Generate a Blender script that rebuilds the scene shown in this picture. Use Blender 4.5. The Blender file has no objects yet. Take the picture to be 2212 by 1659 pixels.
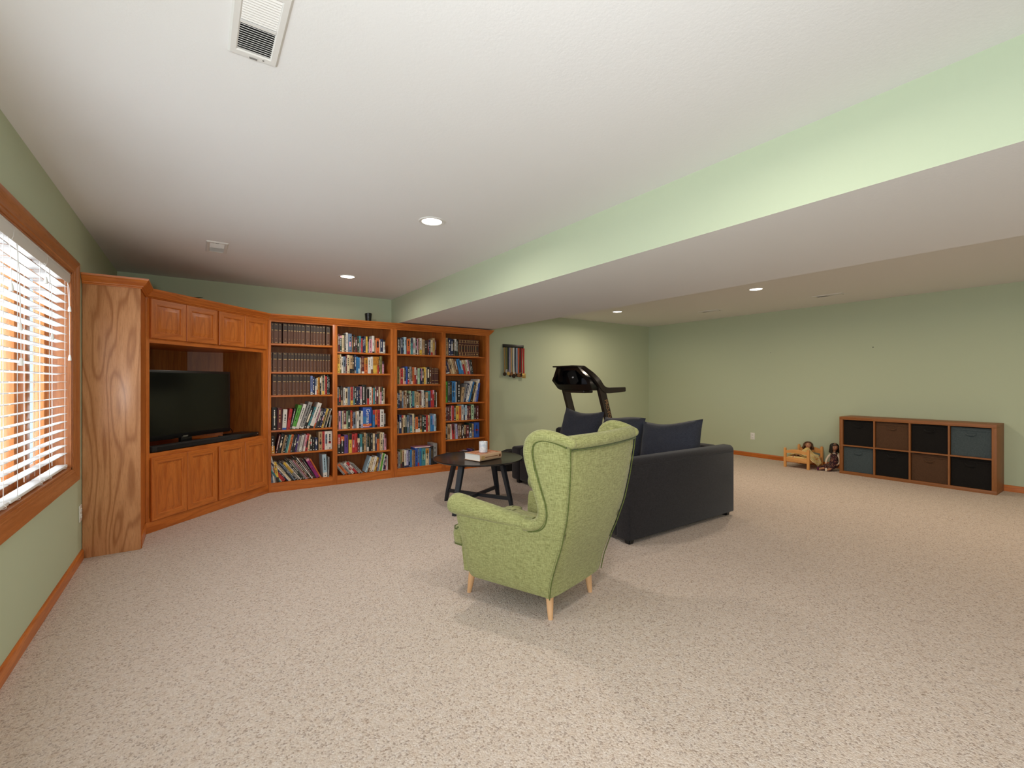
import bpy, bmesh, math, random
from mathutils import Vector, Matrix
R = math.radians
C = bpy.context.scene.collection
scene = bpy.context.scene
rnd = random.Random(7)

# ------------------------------------------------------------------ helpers
def srgb(h):
    h = h.lstrip('#')
    out = []
    for i in (0, 2, 4):
        c = int(h[i:i+2], 16) / 255.0
        out.append(c / 12.92 if c <= 0.04045 else ((c + 0.055) / 1.055) ** 2.4)
    return tuple(out) + (1.0,)

def tag(o, label=None, cat=None, group=None, kind=None):
    if label: o['label'] = label
    if cat: o['category'] = cat
    if group: o['group'] = group
    if kind: o['kind'] = kind
    return o

def empty(name, loc=(0, 0, 0), rz=0.0):
    o = bpy.data.objects.new(name, None)
    o.empty_display_size = 0.05
    o.location = loc
    o.rotation_euler = (0, 0, rz)
    C.objects.link(o)
    return o

def obj(name, bm, mats, parent=None, ang=35.0, recalc=True):
    if recalc:
        bmesh.ops.recalc_face_normals(bm, faces=bm.faces[:])
    if ang is not None:
        a = R(ang)
        for f in bm.faces: f.smooth = True
        for e in bm.edges:
            if len(e.link_faces) == 2:
                e.smooth = e.calc_face_angle(0.0) < a
            else:
                e.smooth = False
    me = bpy.data.meshes.new(name)
    bm.to_mesh(me)
    bm.free()
    if not isinstance(mats, (list, tuple)): mats = [mats]
    for m in mats: me.materials.append(m)
    o = bpy.data.objects.new(name, me)
    C.objects.link(o)
    if parent is not None: o.parent = parent
    return o

def NB(): return bmesh.new()

def box(bm, x0, x1, y0, y1, z0, z1, mi=0, bev=0.0, seg=2):
    vs = [bm.verts.new((x, y, z)) for z in (z0, z1) for y in (y0, y1) for x in (x0, x1)]
    idx = [(0, 2, 3, 1), (4, 5, 7, 6), (0, 1, 5, 4), (2, 6, 7, 3), (0, 4, 6, 2), (1, 3, 7, 5)]
    fs = []
    for t in idx:
        f = bm.faces.new([vs[i] for i in t]); f.material_index = mi; fs.append(f)
    if bev > 0:
        es = set(e for f in fs for e in f.edges)
        r = bmesh.ops.bevel(bm, geom=list(es), offset=bev, segments=seg, profile=0.5, affect='EDGES')
        for f in r['faces']: f.material_index = mi
    return vs

def xbox(bm, M, *a, **k):
    n0 = len(bm.verts)
    box(bm, *a, **k)
    bm.verts.ensure_lookup_table()
    for v in bm.verts[n0:]: v.co = M @ v.co

def grid(bm, rows, closed_u=False, closed_v=False, mi=0):
    """rows: list of lists of points -> quads"""
    V = [[bm.verts.new(p) for p in r] for r in rows]
    n, m = len(V), len(V[0])
    for i in range(n if closed_v else n - 1):
        for j in range(m if closed_u else m - 1):
            a, b = V[i][j], V[i][(j+1) % m]
            c, d = V[(i+1) % n][(j+1) % m], V[(i+1) % n][j]
            try:
                f = bm.faces.new((a, b, c, d)); f.material_index = mi
            except ValueError:
                pass
    return V

def cap(bm, ring, mi=0):
    try:
        f = bm.faces.new(ring); f.material_index = mi
    except ValueError:
        pass

def slab(bm, rows, rows2, mi=0):
    """closed solid from an outer and an inner grid of the same size"""
    A = grid(bm, rows, mi=mi)
    B = grid(bm, rows2, mi=mi)
    n, m = len(A), len(A[0])
    loopA = [A[0][j] for j in range(m)] + [A[i][m-1] for i in range(1, n)] + [A[n-1][j] for j in range(m-2, -1, -1)] + [A[i][0] for i in range(n-2, 0, -1)]
    loopB = [B[0][j] for j in range(m)] + [B[i][m-1] for i in range(1, n)] + [B[n-1][j] for j in range(m-2, -1, -1)] + [B[i][0] for i in range(n-2, 0, -1)]
    L = len(loopA)
    for k in range(L):
        try:
            f = bm.faces.new((loopA[k], loopA[(k+1) % L], loopB[(k+1) % L], loopB[k])); f.material_index = mi
        except ValueError:
            pass

def smooth_path(pts, n=6):
    """Catmull-Rom through points"""
    P = [Vector(p) for p in pts]
    out = []
    for i in range(len(P) - 1):
        p0 = P[i-1] if i > 0 else P[i] * 2 - P[i+1]
        p1, p2 = P[i], P[i+1]
        p3 = P[i+2] if i + 2 < len(P) else P[i+1] * 2 - P[i]
        for k in range(n):
            t = k / n
            out.append(0.5 * ((2 * p1) + (p2 - p0) * t + (2 * p0 - 5 * p1 + 4 * p2 - p3) * t * t + (3 * p1 - p0 - 3 * p2 + p3) * t ** 3))
    out.append(P[-1])
    return out

def tube(bm, pts, r, n=10, mi=0, capped=True, closed=False):
    P = [Vector(p) for p in pts]
    N = len(P)
    rs = r if isinstance(r, (list, tuple)) else [r] * N
    rings = []
    up = None
    for i in range(N):
        if closed: t = P[(i+1) % N] - P[i-1]
        else: t = P[min(i+1, N-1)] - P[max(i-1, 0)]
        t.normalize()
        if up is None:
            up = Vector((0, 0, 1)) if abs(t.z) < 0.9 else Vector((1, 0, 0))
        u = (up - t * up.dot(t))
        if u.length < 1e-6: u = t.orthogonal()
        u.normalize()
        w = t.cross(u)
        up = u
        rings.append([bm.verts.new(P[i] + (u * math.cos(2 * math.pi * k / n) + w * math.sin(2 * math.pi * k / n)) * rs[i]) for k in range(n)])
    for i in range(N if closed else N - 1):
        for k in range(n):
            a, b = rings[i], rings[(i+1) % N]
            f = bm.faces.new((a[k], a[(k+1) % n], b[(k+1) % n], b[k])); f.material_index = mi
    if capped and not closed:
        cap(bm, rings[0], mi); cap(bm, rings[-1][::-1], mi)

def lathe(bm, prof, n=32, c=(0, 0, 0), mi=0, capped=True):
    rings = []
    for (r, z) in prof:
        rings.append([bm.verts.new((c[0] + r * math.cos(2 * math.pi * k / n), c[1] + r * math.sin(2 * math.pi * k / n), c[2] + z)) for k in range(n)])
    for i in range(len(rings) - 1):
        for k in range(n):
            f = bm.faces.new((rings[i][k], rings[i][(k+1) % n], rings[i+1][(k+1) % n], rings[i+1][k])); f.material_index = mi
    if capped:
        cap(bm, rings[0][::-1], mi); cap(bm, rings[-1], mi)

def prism(bm, poly, f0, f1, mi=0):
    """poly: list of 2D points; f0,f1: functions mapping (a,b)->3D for both ends"""
    A = [bm.verts.new(f0(*p)) for p in poly]
    B = [bm.verts.new(f1(*p)) for p in poly]
    n = len(poly)
    for k in range(n):
        f = bm.faces.new((A[k], A[(k+1) % n], B[(k+1) % n], B[k])); f.material_index = mi
    cap(bm, A[::-1], mi); cap(bm, B, mi)

def ellipsoid(bm, c, rad, seg=16, ring=10, mi=0, M=None):
    r = bmesh.ops.create_uvsphere(bm, u_segments=seg, v_segments=ring, radius=1.0)
    for v in r['verts']:
        p = Vector((v.co.x * rad[0], v.co.y * rad[1], v.co.z * rad[2]))
        if M is not None: p = M @ p
        v.co = p + Vector(c)
    for v in r['verts']:
        for f in v.link_faces: f.material_index = mi

def lerp_table(tab, x):
    if x <= tab[0][0]: return tab[0][1:]
    for i in range(len(tab) - 1):
        a, b = tab[i], tab[i+1]
        if x <= b[0]:
            t = (x - a[0]) / (b[0] - a[0])
            return tuple(a[k] + (b[k] - a[k]) * t for k in range(1, len(a)))
    return tab[-1][1:]

# ------------------------------------------------------------------ materials
def newmat(name):
    m = bpy.data.materials.new(name); m.use_nodes = True
    nt = m.node_tree
    b = nt.nodes['Principled BSDF']
    return m, nt, b

def N(nt, t, **k):
    n = nt.nodes.new(t)
    for a, v in k.items():
        setattr(n, a, v)
    return n

def simple(name, col, rough=0.6, metal=0.0, spec=0.5, coat=0.0, emis=None, es=0.0):
    m, nt, b = newmat(name)
    b.inputs['Base Color'].default_value = srgb(col) if isinstance(col, str) else col
    b.inputs['Roughness'].default_value = rough
    b.inputs['Metallic'].default_value = metal
    b.inputs['Specular IOR Level'].default_value = spec
    b.inputs['Coat Weight'].default_value = coat
    if emis:
        b.inputs['Emission Color'].default_value = srgb(emis)
        b.inputs['Emission Strength'].default_value = es
    return m

def coords(nt, scale=(1, 1, 1), rot=(0, 0, 0), src='Object'):
    tc = N(nt, 'ShaderNodeTexCoord')
    mp = N(nt, 'ShaderNodeMapping')
    mp.inputs['Scale'].default_value = scale
    mp.inputs['Rotation'].default_value = rot
    nt.links.new(tc.outputs[src], mp.inputs['Vector'])
    return mp.outputs['Vector']

def noise(nt, vec, scale, detail=3, rough=0.5, dist=0.0):
    n = N(nt, 'ShaderNodeTexNoise')
    n.inputs['Scale'].default_value = scale
    n.inputs['Detail'].default_value = detail
    n.inputs['Roughness'].default_value = rough
    n.inputs['Distortion'].default_value = dist
    nt.links.new(vec, n.inputs['Vector'])
    return n.outputs['Fac']

def math_(nt, op, a, b=None, c=None):
    n = N(nt, 'ShaderNodeMath', operation=op)
    for i, v in enumerate((a, b, c)):
        if v is None: continue
        if isinstance(v, (int, float)): n.inputs[i].default_value = v
        else: nt.links.new(v, n.inputs[i])
    return n.outputs[0]

def ramp(nt, fac, stops):
    r = N(nt, 'ShaderNodeValToRGB')
    els = r.color_ramp.elements
    while len(els) < len(stops): els.new(0.5)
    for e, (p, c) in zip(els, stops):
        e.position = p; e.color = srgb(c) if isinstance(c, str) else c
    nt.links.new(fac, r.inputs['Fac'])
    return r.outputs['Color']

def mixc(nt, fac, a, b, mode='MIX'):
    n = N(nt, 'ShaderNodeMix', data_type='RGBA', blend_type=mode)
    for s, v in ((n.inputs[0], fac), (n.inputs[6], a), (n.inputs[7], b)):
        if isinstance(v, (int, float)): s.default_value = v
        elif isinstance(v, (tuple, list)): s.default_value = v
        elif isinstance(v, str): s.default_value = srgb(v)
        else: nt.links.new(v, s)
    return n.outputs[2]

def bump(nt, b, h, strength=0.3, dist=0.002):
    n = N(nt, 'ShaderNodeBump')
    n.inputs['Strength'].default_value = strength
    n.inputs['Distance'].default_value = dist
    nt.links.new(h, n.inputs['Height'])
    nt.links.new(n.outputs['Normal'], b.inputs['Normal'])

def oak(name, axis='Z', base='#b9703a', dark='#8a4a1e', light='#cd8a52', rough=0.36, fig=1.0, figscale=1.0, rings=9.0, stretch=.09):
    m, nt, b = newmat(name)
    k = {'Z': 2, 'X': 0, 'Y': 1}[axis]
    def sc(v):
        t = [1.0, 1.0, 1.0]; t[k] = v
        return tuple(t)
    v1 = coords(nt, sc(.05))
    v2 = coords(nt, sc(stretch))
    low = noise(nt, v2, 7.0 * figscale, 2, 0.5, 0.15)
    wob = noise(nt, v1, 60, 3, .6)
    ph = math_(nt, 'MULTIPLY_ADD', low, rings * 6.283, math_(nt, 'MULTIPLY', wob, 1.6))
    s = math_(nt, 'MULTIPLY_ADD', math_(nt, 'SINE', ph), 0.5, 0.5)
    s = math_(nt, 'POWER', s, 3.0)
    fine = noise(nt, v1, 260, 4, 0.65)
    mid = noise(nt, v1, 30, 3, 0.55)
    c = ramp(nt, mid, [(0.28, base), (0.72, light)])
    c = mixc(nt, math_(nt, 'MULTIPLY', s, 0.6 * fig), c, dark)
    f2 = N(nt, 'ShaderNodeMapRange'); f2.inputs[1].default_value = .50; f2.inputs[2].default_value = .70
    f2.inputs[3].default_value = 0; f2.inputs[4].default_value = .55
    nt.links.new(fine, f2.inputs[0])
    c = mixc(nt, f2.outputs[0], c, dark)
    nt.links.new(c, b.inputs['Base Color'])
    b.inputs['Roughness'].default_value = rough
    b.inputs['Specular IOR Level'].default_value = 0.45
    bump(nt, b, fine, 0.12, 0.0006)
    return m

OAK = dict(base='#bd6420', dark='#86390a', light='#cf7a34')
M_oak = oak('oak_vertical', 'Z', fig=.55, **OAK)
M_oakx = oak('oak_lengthwise', 'X', fig=.55, **OAK)
M_oaky = oak('oak_depthwise', 'Y', fig=.55, **OAK)
M_panel = oak('oak_cathedral_panel', 'Z', base='#c68a5c', dark='#94572c', light='#d69d70', fig=1.0, figscale=.62, rings=13, stretch=.16, rough=0.28)
M_back = oak('oak_back_panel', 'Z', base='#96531f', dark='#6a3310', light='#a8652c', fig=.6, rough=0.45)
M_casing = oak('oak_casing', 'Z', base='#a8622f', dark='#7a3f17', light='#b87442', fig=.35, rough=.3)
M_casingy = oak('oak_casing_long', 'Y', base='#a8622f', dark='#7a3f17', light='#b87442', fig=.35, rough=.3)
M_kal = oak('walnut_effect_board', 'Y', base='#8a5327', dark='#6d3d18', light='#9a6233', fig=.25, rough=.5)
M_pine = oak('pine', 'Y', base='#d9964f', dark='#b87033', light='#e3aa68', fig=.3, rough=.5)
M_beech = oak('beech', 'Z', base='#dba878', dark='#c08a58', light='#e6b98c', fig=.15, rough=.45)

def paint(name, col, bs=90, strength=.06, rough=.75):
    m, nt, b = newmat(name)
    v = coords(nt)
    n = noise(nt, v, bs, 4, .6)
    b.inputs['Base Color'].default_value = srgb(col)
    b.inputs['Roughness'].default_value = rough
    b.inputs['Specular IOR Level'].default_value = .3
    bump(nt, b, n, strength, .004)
    return m
M_wall = paint('sage_green_paint', '#bcc5a9')
M_ceil = paint('white_ceiling_paint', '#e4e2e0', 75, .16, .9)
M_white = simple('white_plastic', '#e8e6e0', .4)
M_whitemetal = simple('white_painted_metal', '#dddad5', .45)
M_blind = simple('white_blind_slat', '#eef0f0', .45)
M_cord = simple('white_cord', '#f0efec', .7)
M_grey = simple('grey_metal', '#77736f', .5)
M_dark = simple('near_black', '#0c0b0a', .6)
M_black = simple('black_plastic', '#131313', .35)
M_blackmatt = simple('black_matt', '#171614', .8)
M_screen = simple('tv_screen', '#0b0c0b', .14, spec=.5)
M_table = simple('black_stained_wood', '#20242a', .33)
M_tabletop = simple('black_lacquer', '#1d1c1b', .22)
M_chrome = simple('silver_metal', '#b9b7b2', .3, metal=.9)
M_gold = simple('gold_foil', '#c9a46a', .45, metal=.2)
M_page = simple('paper', '#d8cdb6', .9)
M_pagew = simple('white_paper', '#ece8e0', .9)

def fabric(name, a, c, seam=None, s=1.0, bstr=.25, rough=.95):
    m, nt, b = newmat(name)
    n1 = noise(nt, coords(nt, (330*s, 330*s, 30*s)), 1.0, 2, .5)
    n2 = noise(nt, coords(nt, (34*s, 34*s, 330*s)), 1.0, 2, .5)
    w = math_(nt, 'ADD', n1, n2)
    w = math_(nt, 'MULTIPLY', w, .5)
    col = ramp(nt, w, [(0.36, a), (0.62, c)])
    nt.links.new(col, b.inputs['Base Color'])
    b.inputs['Roughness'].default_value = rough
    b.inputs['Specular IOR Level'].default_value = .15
    b.inputs['Sheen Weight'].default_value = .15
    bump(nt, b, w, bstr, .0015)
    return m
M_green = fabric('green_linen', '#7a7a48', '#a5a56f')
M_greenpipe = fabric('green_piping', '#474d22', '#666f38')
M_sofa = fabric('charcoal_fabric', '#1f1c1d', '#312e30', s=1.6, bstr=.15)
M_pillow = fabric('blue_charcoal_fabric', '#2a2b33', '#3f4049', s=1.6, bstr=.15)
M_binblack = fabric('black_canvas', '#131110', '#1e1b19', s=1.4, bstr=.1)
M_binbrown = fabric('brown_canvas', '#4a3323', '#5c412e', s=1.4, bstr=.1)
M_bingrey = fabric('grey_canvas', '#3d4649', '#4e585b', s=1.4, bstr=.1)

def carpet():
    m, nt, b = newmat('berber_carpet')
    v = coords(nt)
    vo = N(nt, 'ShaderNodeTexVoronoi', feature='F1')
    vo.inputs['Scale'].default_value = 150
    vo.inputs['Randomness'].default_value = 1.0
    nt.links.new(v, vo.inputs['Vector'])
    sep = N(nt, 'ShaderNodeSeparateColor'); nt.links.new(vo.outputs['Color'], sep.inputs[0])
    tuft = ramp(nt, sep.outputs[0], [(0.0, '#7c685c'), (0.09, '#937f73'), (0.2, '#c2b0a2'), (0.6, '#cebdb0'), (1.0, '#ddd0c6')])
    big = noise(nt, v, 34, 3, .6)
    mott = ramp(nt, big, [(0.3, '#c6b19f'), (0.5, '#cebeb1'), (0.72, '#d0c5be')])
    c = mixc(nt, .45, tuft, mott)
    fine = noise(nt, v, 210, 2, .6)
    fl = N(nt, 'ShaderNodeMapRange'); fl.inputs[1].default_value = .60; fl.inputs[2].default_value = .70
    fl.inputs[3].default_value = 0; fl.inputs[4].default_value = .6
    nt.links.new(fine, fl.inputs[0])
    c = mixc(nt, fl.outputs[0], c, '#6e5a4b')
    # faint vacuum tracks, part of the pile's lie
    nt.links.new(c, b.inputs['Base Color'])
    b.inputs['Roughness'].default_value = 1.0
    b.inputs['Specular IOR Level'].default_value = .05
    h = math_(nt, 'SUBTRACT', math_(nt, 'MULTIPLY', fine, .6), vo.outputs['Distance'])
    bump(nt, b, h, .55, .006)
    return m
M_carpet = carpet()

def glass_mat():
    m, nt, b = newmat('window_glass')
    nt.nodes.remove(b)
    out = nt.nodes['Material Output']
    t = N(nt, 'ShaderNodeBsdfTransparent'); t.inputs[0].default_value = (.93, .96, .97, 1)
    g = N(nt, 'ShaderNodeBsdfGlossy'); g.inputs['Roughness'].default_value = .02
    mx = N(nt, 'ShaderNodeMixShader'); mx.inputs[0].default_value = .06
    nt.links.new(t.outputs[0], mx.inputs[1]); nt.links.new(g.outputs[0], mx.inputs[2])
    nt.links.new(mx.outputs[0], out.inputs['Surface'])
    return m
M_glass = glass_mat()

# ------------------------------------------------------------------ room shell
XL, XR, YB, YF, ZC = -0.67, 7.64, 6.13, -3.4, 2.38
W1 = (1.795, 4.055, 0.68, 1.965)      # window 1: y0,y1,z0,z1
W2 = (-2.9, 0.55, 0.04, 2.06)         # glazed patio door behind the camera

bm = NB(); box(bm, XL - .2, XR + .2, YF - .2, YB + .2, -.1, 0)
tag(obj('floor', bm, M_carpet), kind='structure', label='beige flecked berber carpet floor')
bm = NB(); box(bm, XL - .2, XR + .2, YF - .2, YB + .2, ZC, ZC + .1)
tag(obj('ceiling', bm, M_ceil), kind='structure', label='white textured ceiling')
bm = NB()
xa, xb = XL - .17, XL
def wl(y0, y1, z0, z1): box(bm, xa, xb, y0, y1, z0, z1)
wl(YF, W2[0], 0, ZC); wl(W2[0], W2[1], W2[3], ZC); wl(W2[0], W2[1], 0, W2[2])
wl(W2[1], W1[0], 0, ZC); wl(W1[0], W1[1], 0, W1[2]); wl(W1[0], W1[1], W1[3], ZC); wl(W1[1], YB + .1, 0, ZC)
tag(obj('wall_left', bm, M_wall), kind='structure', label='sage green wall holding the window')
bm = NB(); box(bm, XL, XR, YB, YB + .1, 0, ZC)
tag(obj('wall_back', bm, M_wall), kind='structure', label='sage green wall behind the bookcases')
bm = NB(); box(bm, XR, XR + .1, YF, YB + .1, 0, ZC)
tag(obj('wall_right', bm, M_wall), kind='structure', label='long sage green wall on the right')
bm = NB(); box(bm, XL, XR, YF - .1, YF, 0, ZC)
tag(obj('wall_front', bm, M_wall), kind='structure', label='sage green wall behind the viewer')
# dropped beam: green sides, white underside
bm = NB(); box(bm, 2.208, 3.63, YF, YB, 2.032, ZC)
for f in bm.faces:
    f.normal_update()
    if f.normal.z < -.5: f.material_index = 1
tag(obj('ceiling_beam', bm, [M_wall, M_ceil], ang=None), kind='structure', label='wide boxed beam with green sides and white underside')

def baseboard(name, along, a0, a1, wallpos, sgn):
    bm = NB()
    prof = [(0, 0), (.013, 0), (.013, .058), (.009, .066), (.004, .071), (0, .071)]
    if along == 'y':
        prism(bm, prof, lambda a, b: (wallpos + sgn * a, a0, b), lambda a, b: (wallpos + sgn * a, a1, b))
        m = M_oaky
    else:
        prism(bm, prof, lambda a, b: (a0, wallpos + sgn * a, b), lambda a, b: (a1, wallpos + sgn * a, b))
        m = M_oakx
    return tag(obj(name, bm, m), kind='structure')
tag(baseboard('baseboard_left', 'y', W2[1], 4.375, XL, 1), label='oak baseboard under the window')
tag(baseboard('baseboard_right', 'y', YF, YB, XR, -1), label='oak baseboard along the right wall')
tag(baseboard('baseboard_back', 'x', 3.60, XR, YB, -1), label='oak baseboard along the back wall')

# ------------------------------------------------------------------ window 1
w1 = tag(empty('window_1', (XL, 2.9, W1[2])), kind='structure', label='oak framed window with white blinds')
def wp(bm): 
    bmesh.ops.translate(bm, verts=bm.verts[:], vec=-w1.location)
    return bm
y0, y1, z0, z1 = W1
CW = .085
bm = NB()
def casing_leg(bm, along, a0, a1, inner, outer):
    """profiled casing standing proud of the wall"""
    d = 1 if outer > inner else -1
    w = abs(outer - inner)
    prof = [(0, 0), (0, .010), (.008, .013), (.012, .013), (.018, .017), (.045, .019), (.058, .026), (.070, .030), (w - .004, .031), (w, .026), (w, 0)]
    for (ma, mb) in ((0, 0),):
        if along == 'y':
            prism(bm, prof, lambda a, b: (XL + b, a0[0] - (a if a0[1] else 0), inner + d * a), lambda a, b: (XL + b, a1[0] + (a if a1[1] else 0), inner + d * a))
        else:
            prism(bm, prof, lambda a, b: (XL + b, inner + d * a, a0[0] - (a if a0[1] else 0)), lambda a, b: (XL + b, inner + d * a, a1[0] + (a if a1[1] else 0)))
casing_leg(bm, 'y', (y0, 1), (y1, 1), z1 - .01, z1 - .01 + CW)
casing_leg(bm, 'y', (y0, 1), (y1, 1), z0 + .005, z0 + .005 - CW)
obj('casing', wp(bm), M_casingy, w1, ang=25)
bm = NB()
casing_leg(bm, 'z', (z0 + .005, 1), (z1 - .01, 1), y1, y1 + CW)
casing_leg(bm, 'z', (z0 + .005, 1), (z1 - .01, 1), y0, y0 - CW)
obj('casing', wp(bm), M_casing, w1, ang=25)
bm = NB()
t = .018
box(bm, XL - .165, XL + .004, y0, y0 + t, z0, z1); box(bm, XL - .165, XL + .004, y1 - t, y1, z0, z1)
obj('jamb', wp(bm), M_casing, w1)
bm = NB()
box(bm, XL - .165, XL + .004, y0, y1, z0, z0 + t); box(bm, XL - .165, XL + .004, y0, y1, z1 - t, z1)
obj('jamb', wp(bm), M_casingy, w1)
UN = 4
uw = (y1 - y0) / UN
for k in range(1, UN):
    yc = y0 + k * uw
    bm = NB(); box(bm, XL - .165, XL - .075, yc - .035, yc + .035, z0 + t, z1 - t, bev=.004)
    obj('mullion', wp(bm), M_casing, w1)
for k in range(UN):
    a, b = y0 + k * uw + .037, y0 + (k + 1) * uw - .037
    sw = .055
    bm = NB()
    xs0, xs1 = XL - .155, XL - .105
    za, zb = z0 + t + .001, z1 - t - .001
    box(bm, xs0, xs1, a, a + sw, za, zb, bev=.004); box(bm, xs0, xs1, b - sw, b, za, zb, bev=.004)
    box(bm, xs0, xs1, a + sw, b - sw, za, za + sw, bev=.004); box(bm, xs0, xs1, a + sw, b - sw, zb - sw, zb, bev=.004)
    s = obj('sash', wp(bm), M_casing, w1)
    bm = NB(); box(bm, XL - .133, XL - .129, a + sw, b - sw, za + sw, zb - sw)
    obj('pane', wp(bm), M_glass, s)

# glazed door behind the viewer (out of frame; it is where the side light comes from)
w2 = tag(empty('window_2', (XL, -1.2, 0)), kind='structure', label='wide glazed patio opening')
bm = NB()
for (a, b) in ((W2[0], W2[0] + .07), (-1.21, -1.14), (W2[1] - .07, W2[1])):
    box(bm, XL - .12, XL - .05, a, b, W2[2], W2[3])
box(bm, XL - .12, XL - .05, W2[0], W2[1], W2[2], W2[2] + .07); box(bm, XL - .12, XL - .05, W2[0], W2[1], W2[3] - .07, W2[3])
bmesh.ops.translate(bm, verts=bm.verts[:], vec=-w2.location)
obj('frame', bm, M_white, w2)
bm = NB(); box(bm, XL - .088, XL - .084, W2[0] + .07, W2[1] - .07, W2[2] + .07, W2[3] - .07)
bmesh.ops.translate(bm, verts=bm.verts[:], vec=-w2.location)
obj('pane', bm, M_glass, w2)

# ------------------------------------------------------------------ blinds
def make_blind(label, ya, yb, cords):
    root = tag(empty('window_blind', (XL - .03, (ya + yb) / 2, z1 - .02)), label, 'window blind', 'white slatted blinds in the window')
    def L(bm):
        bmesh.ops.translate(bm, verts=bm.verts[:], vec=-root.location); return bm
    xf = XL + .000
    bm = NB(); box(bm, xf - .062, xf - .012, ya + .012, yb - .012, z1 - .062, z1 - .02, bev=.003)
    obj('headrail', L(bm), M_whitemetal, root)
    bm = NB()
    prof = [(0, z1 - .082), (.004, z1 - .085), (.010, z1 - .070), (.012, z1 - .035), (.009, z1 - .030), (.012, z1 - .026), (.010, z1 - .019), (0, z1 - .019)]
    prism(bm, prof, lambda a, b: (xf - .010 + a, ya, b), lambda a, b: (xf - .010 + a, yb, b))
    obj('valance', L(bm), M_whitemetal, root)
    bm = NB()
    zs = []
    z = z1 - .11
    while z > z0 + .075: zs.append(z); z -= .0505
    for zz in zs:
        tl = R(5) + rnd.uniform(-.015, .015)
        xc = xf - .037
        w = .0255
        rows = []
        for (sx, dz) in ((-1, 0), (-.5, .0022), (0, .003), (.5, .0022), (1, 0)):
            dx = sx * w
            rows.append([(xc + dx * math.cos(tl), ya + .008, zz + dz + dx * math.sin(tl)), (xc + dx * math.cos(tl), yb - .008, zz + dz + dx * math.sin(tl))])
        rows2 = [[(p[0], p[1], p[2] - .0028) for p in r] for r in rows]
        slab(bm, rows, rows2)
    obj('slats', L(bm), M_blind, root, ang=40)
    bm = NB(); box(bm, xf - .064, xf - .010, ya + .008, yb - .008, z0 + .027, z0 + .043, bev=.004)
    obj('bottom_rail', L(bm), M_blind, root)
    for yy in (ya + .09, yb - .09):
        bm = NB()
        for xx in (xf - .0665, xf - .0085):
            p = [(xx, yy + rnd.uniform(-.002, .002), zz) for zz in [z1 - .06] + zs[::4] + [z0 + .05]]
            tube(bm, p, .0013, 5)
        p = smooth_path([(xf - .010, yy, z0 + .05), (xf - .002, yy + .01, z0 + .035), (xf - .006, yy + .018, z0 + .026), (xf - .02, yy + .012, z0 + .024)], 4)
        tube(bm, p, .0014, 5)
        obj('ladder_cord', L(bm), M_cord, root)
    for (yy, zt) in cords:
        bm = NB()
        p = smooth_path([(xf - .004, yy, z1 - .085), (xf + .004, yy + .004, (z1 + zt) / 2), (xf + .006, yy + .006, zt + .02)], 5)
        tube(bm, p, .0013, 5)
        c = obj('pull_cord', L(bm), M_cord, root)
        bm = NB()
        lathe(bm, [(.0025, .036), (.005, .034), (.0075, .02), (.009, .004), (.008, 0)], 12, (xf + .006, yy + .006, zt - .015))
        obj('tassel', L(bm), M_white, c)
    return root
yb3 = [y1 - .022 - 2.216 * k / UN for k in range(UN + 1)]
make_blind('white slatted blind beside the oak cabinet, nearest the room corner', yb3[1] + .004, yb3[0] - .004, [(yb3[0] - .06, 1.71), (yb3[0] - .055, 1.40), (yb3[1] + .07, 1.50)])
make_blind('white slatted blind in the middle of the window, second from the oak cabinet', yb3[2] + .004, yb3[1] - .004, [(yb3[1] - .06, 1.79), (yb3[2] + .06, 1.50), (yb3[2] + .075, 1.34)])
make_blind('white slatted blind cut by the photo edge, third from the oak cabinet', yb3[3] + .004, yb3[2] - .004, [(yb3[2] - .06, 1.66)])

# ------------------------------------------------------------------ ceiling fittings
def downlight(x, y, label):
    root = tag(empty('recessed_light', (x, y, ZC)), label, 'ceiling light', 'recessed ceiling lights')
    bm = NB(); lathe(bm, [(.070, -.0005), (.070, -.004), (.078, -.007), (.089, -.006), (.092, -.002), (.092, 0)], 40, capped=False)
    obj('trim_ring', bm, M_whitemetal, root)
    bm = NB(); lathe(bm, [(.0705, -.003), (.001, -.003)], 40, capped=False); 
    bmesh.ops.remove_doubles(bm, verts=bm.verts[:], dist=.0005)
    obj('lens', bm, M_lens, root)
    return root
M_lens = simple('lit_lens', '#ffffff', .5, emis='#fff6ea', es=6.0)
downlight(1.361, 2.966, 'lit recessed light in the ceiling nearest the camera, left of the beam')
downlight(1.33, 5.03, 'lit recessed light in the ceiling in front of the bookcases')
downlight(5.60, 2.89, 'lit recessed light beyond the beam, between the two slim ceiling vents')
downlight(5.56, 5.08, 'lit recessed light beyond the beam, nearest the back wall')

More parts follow.
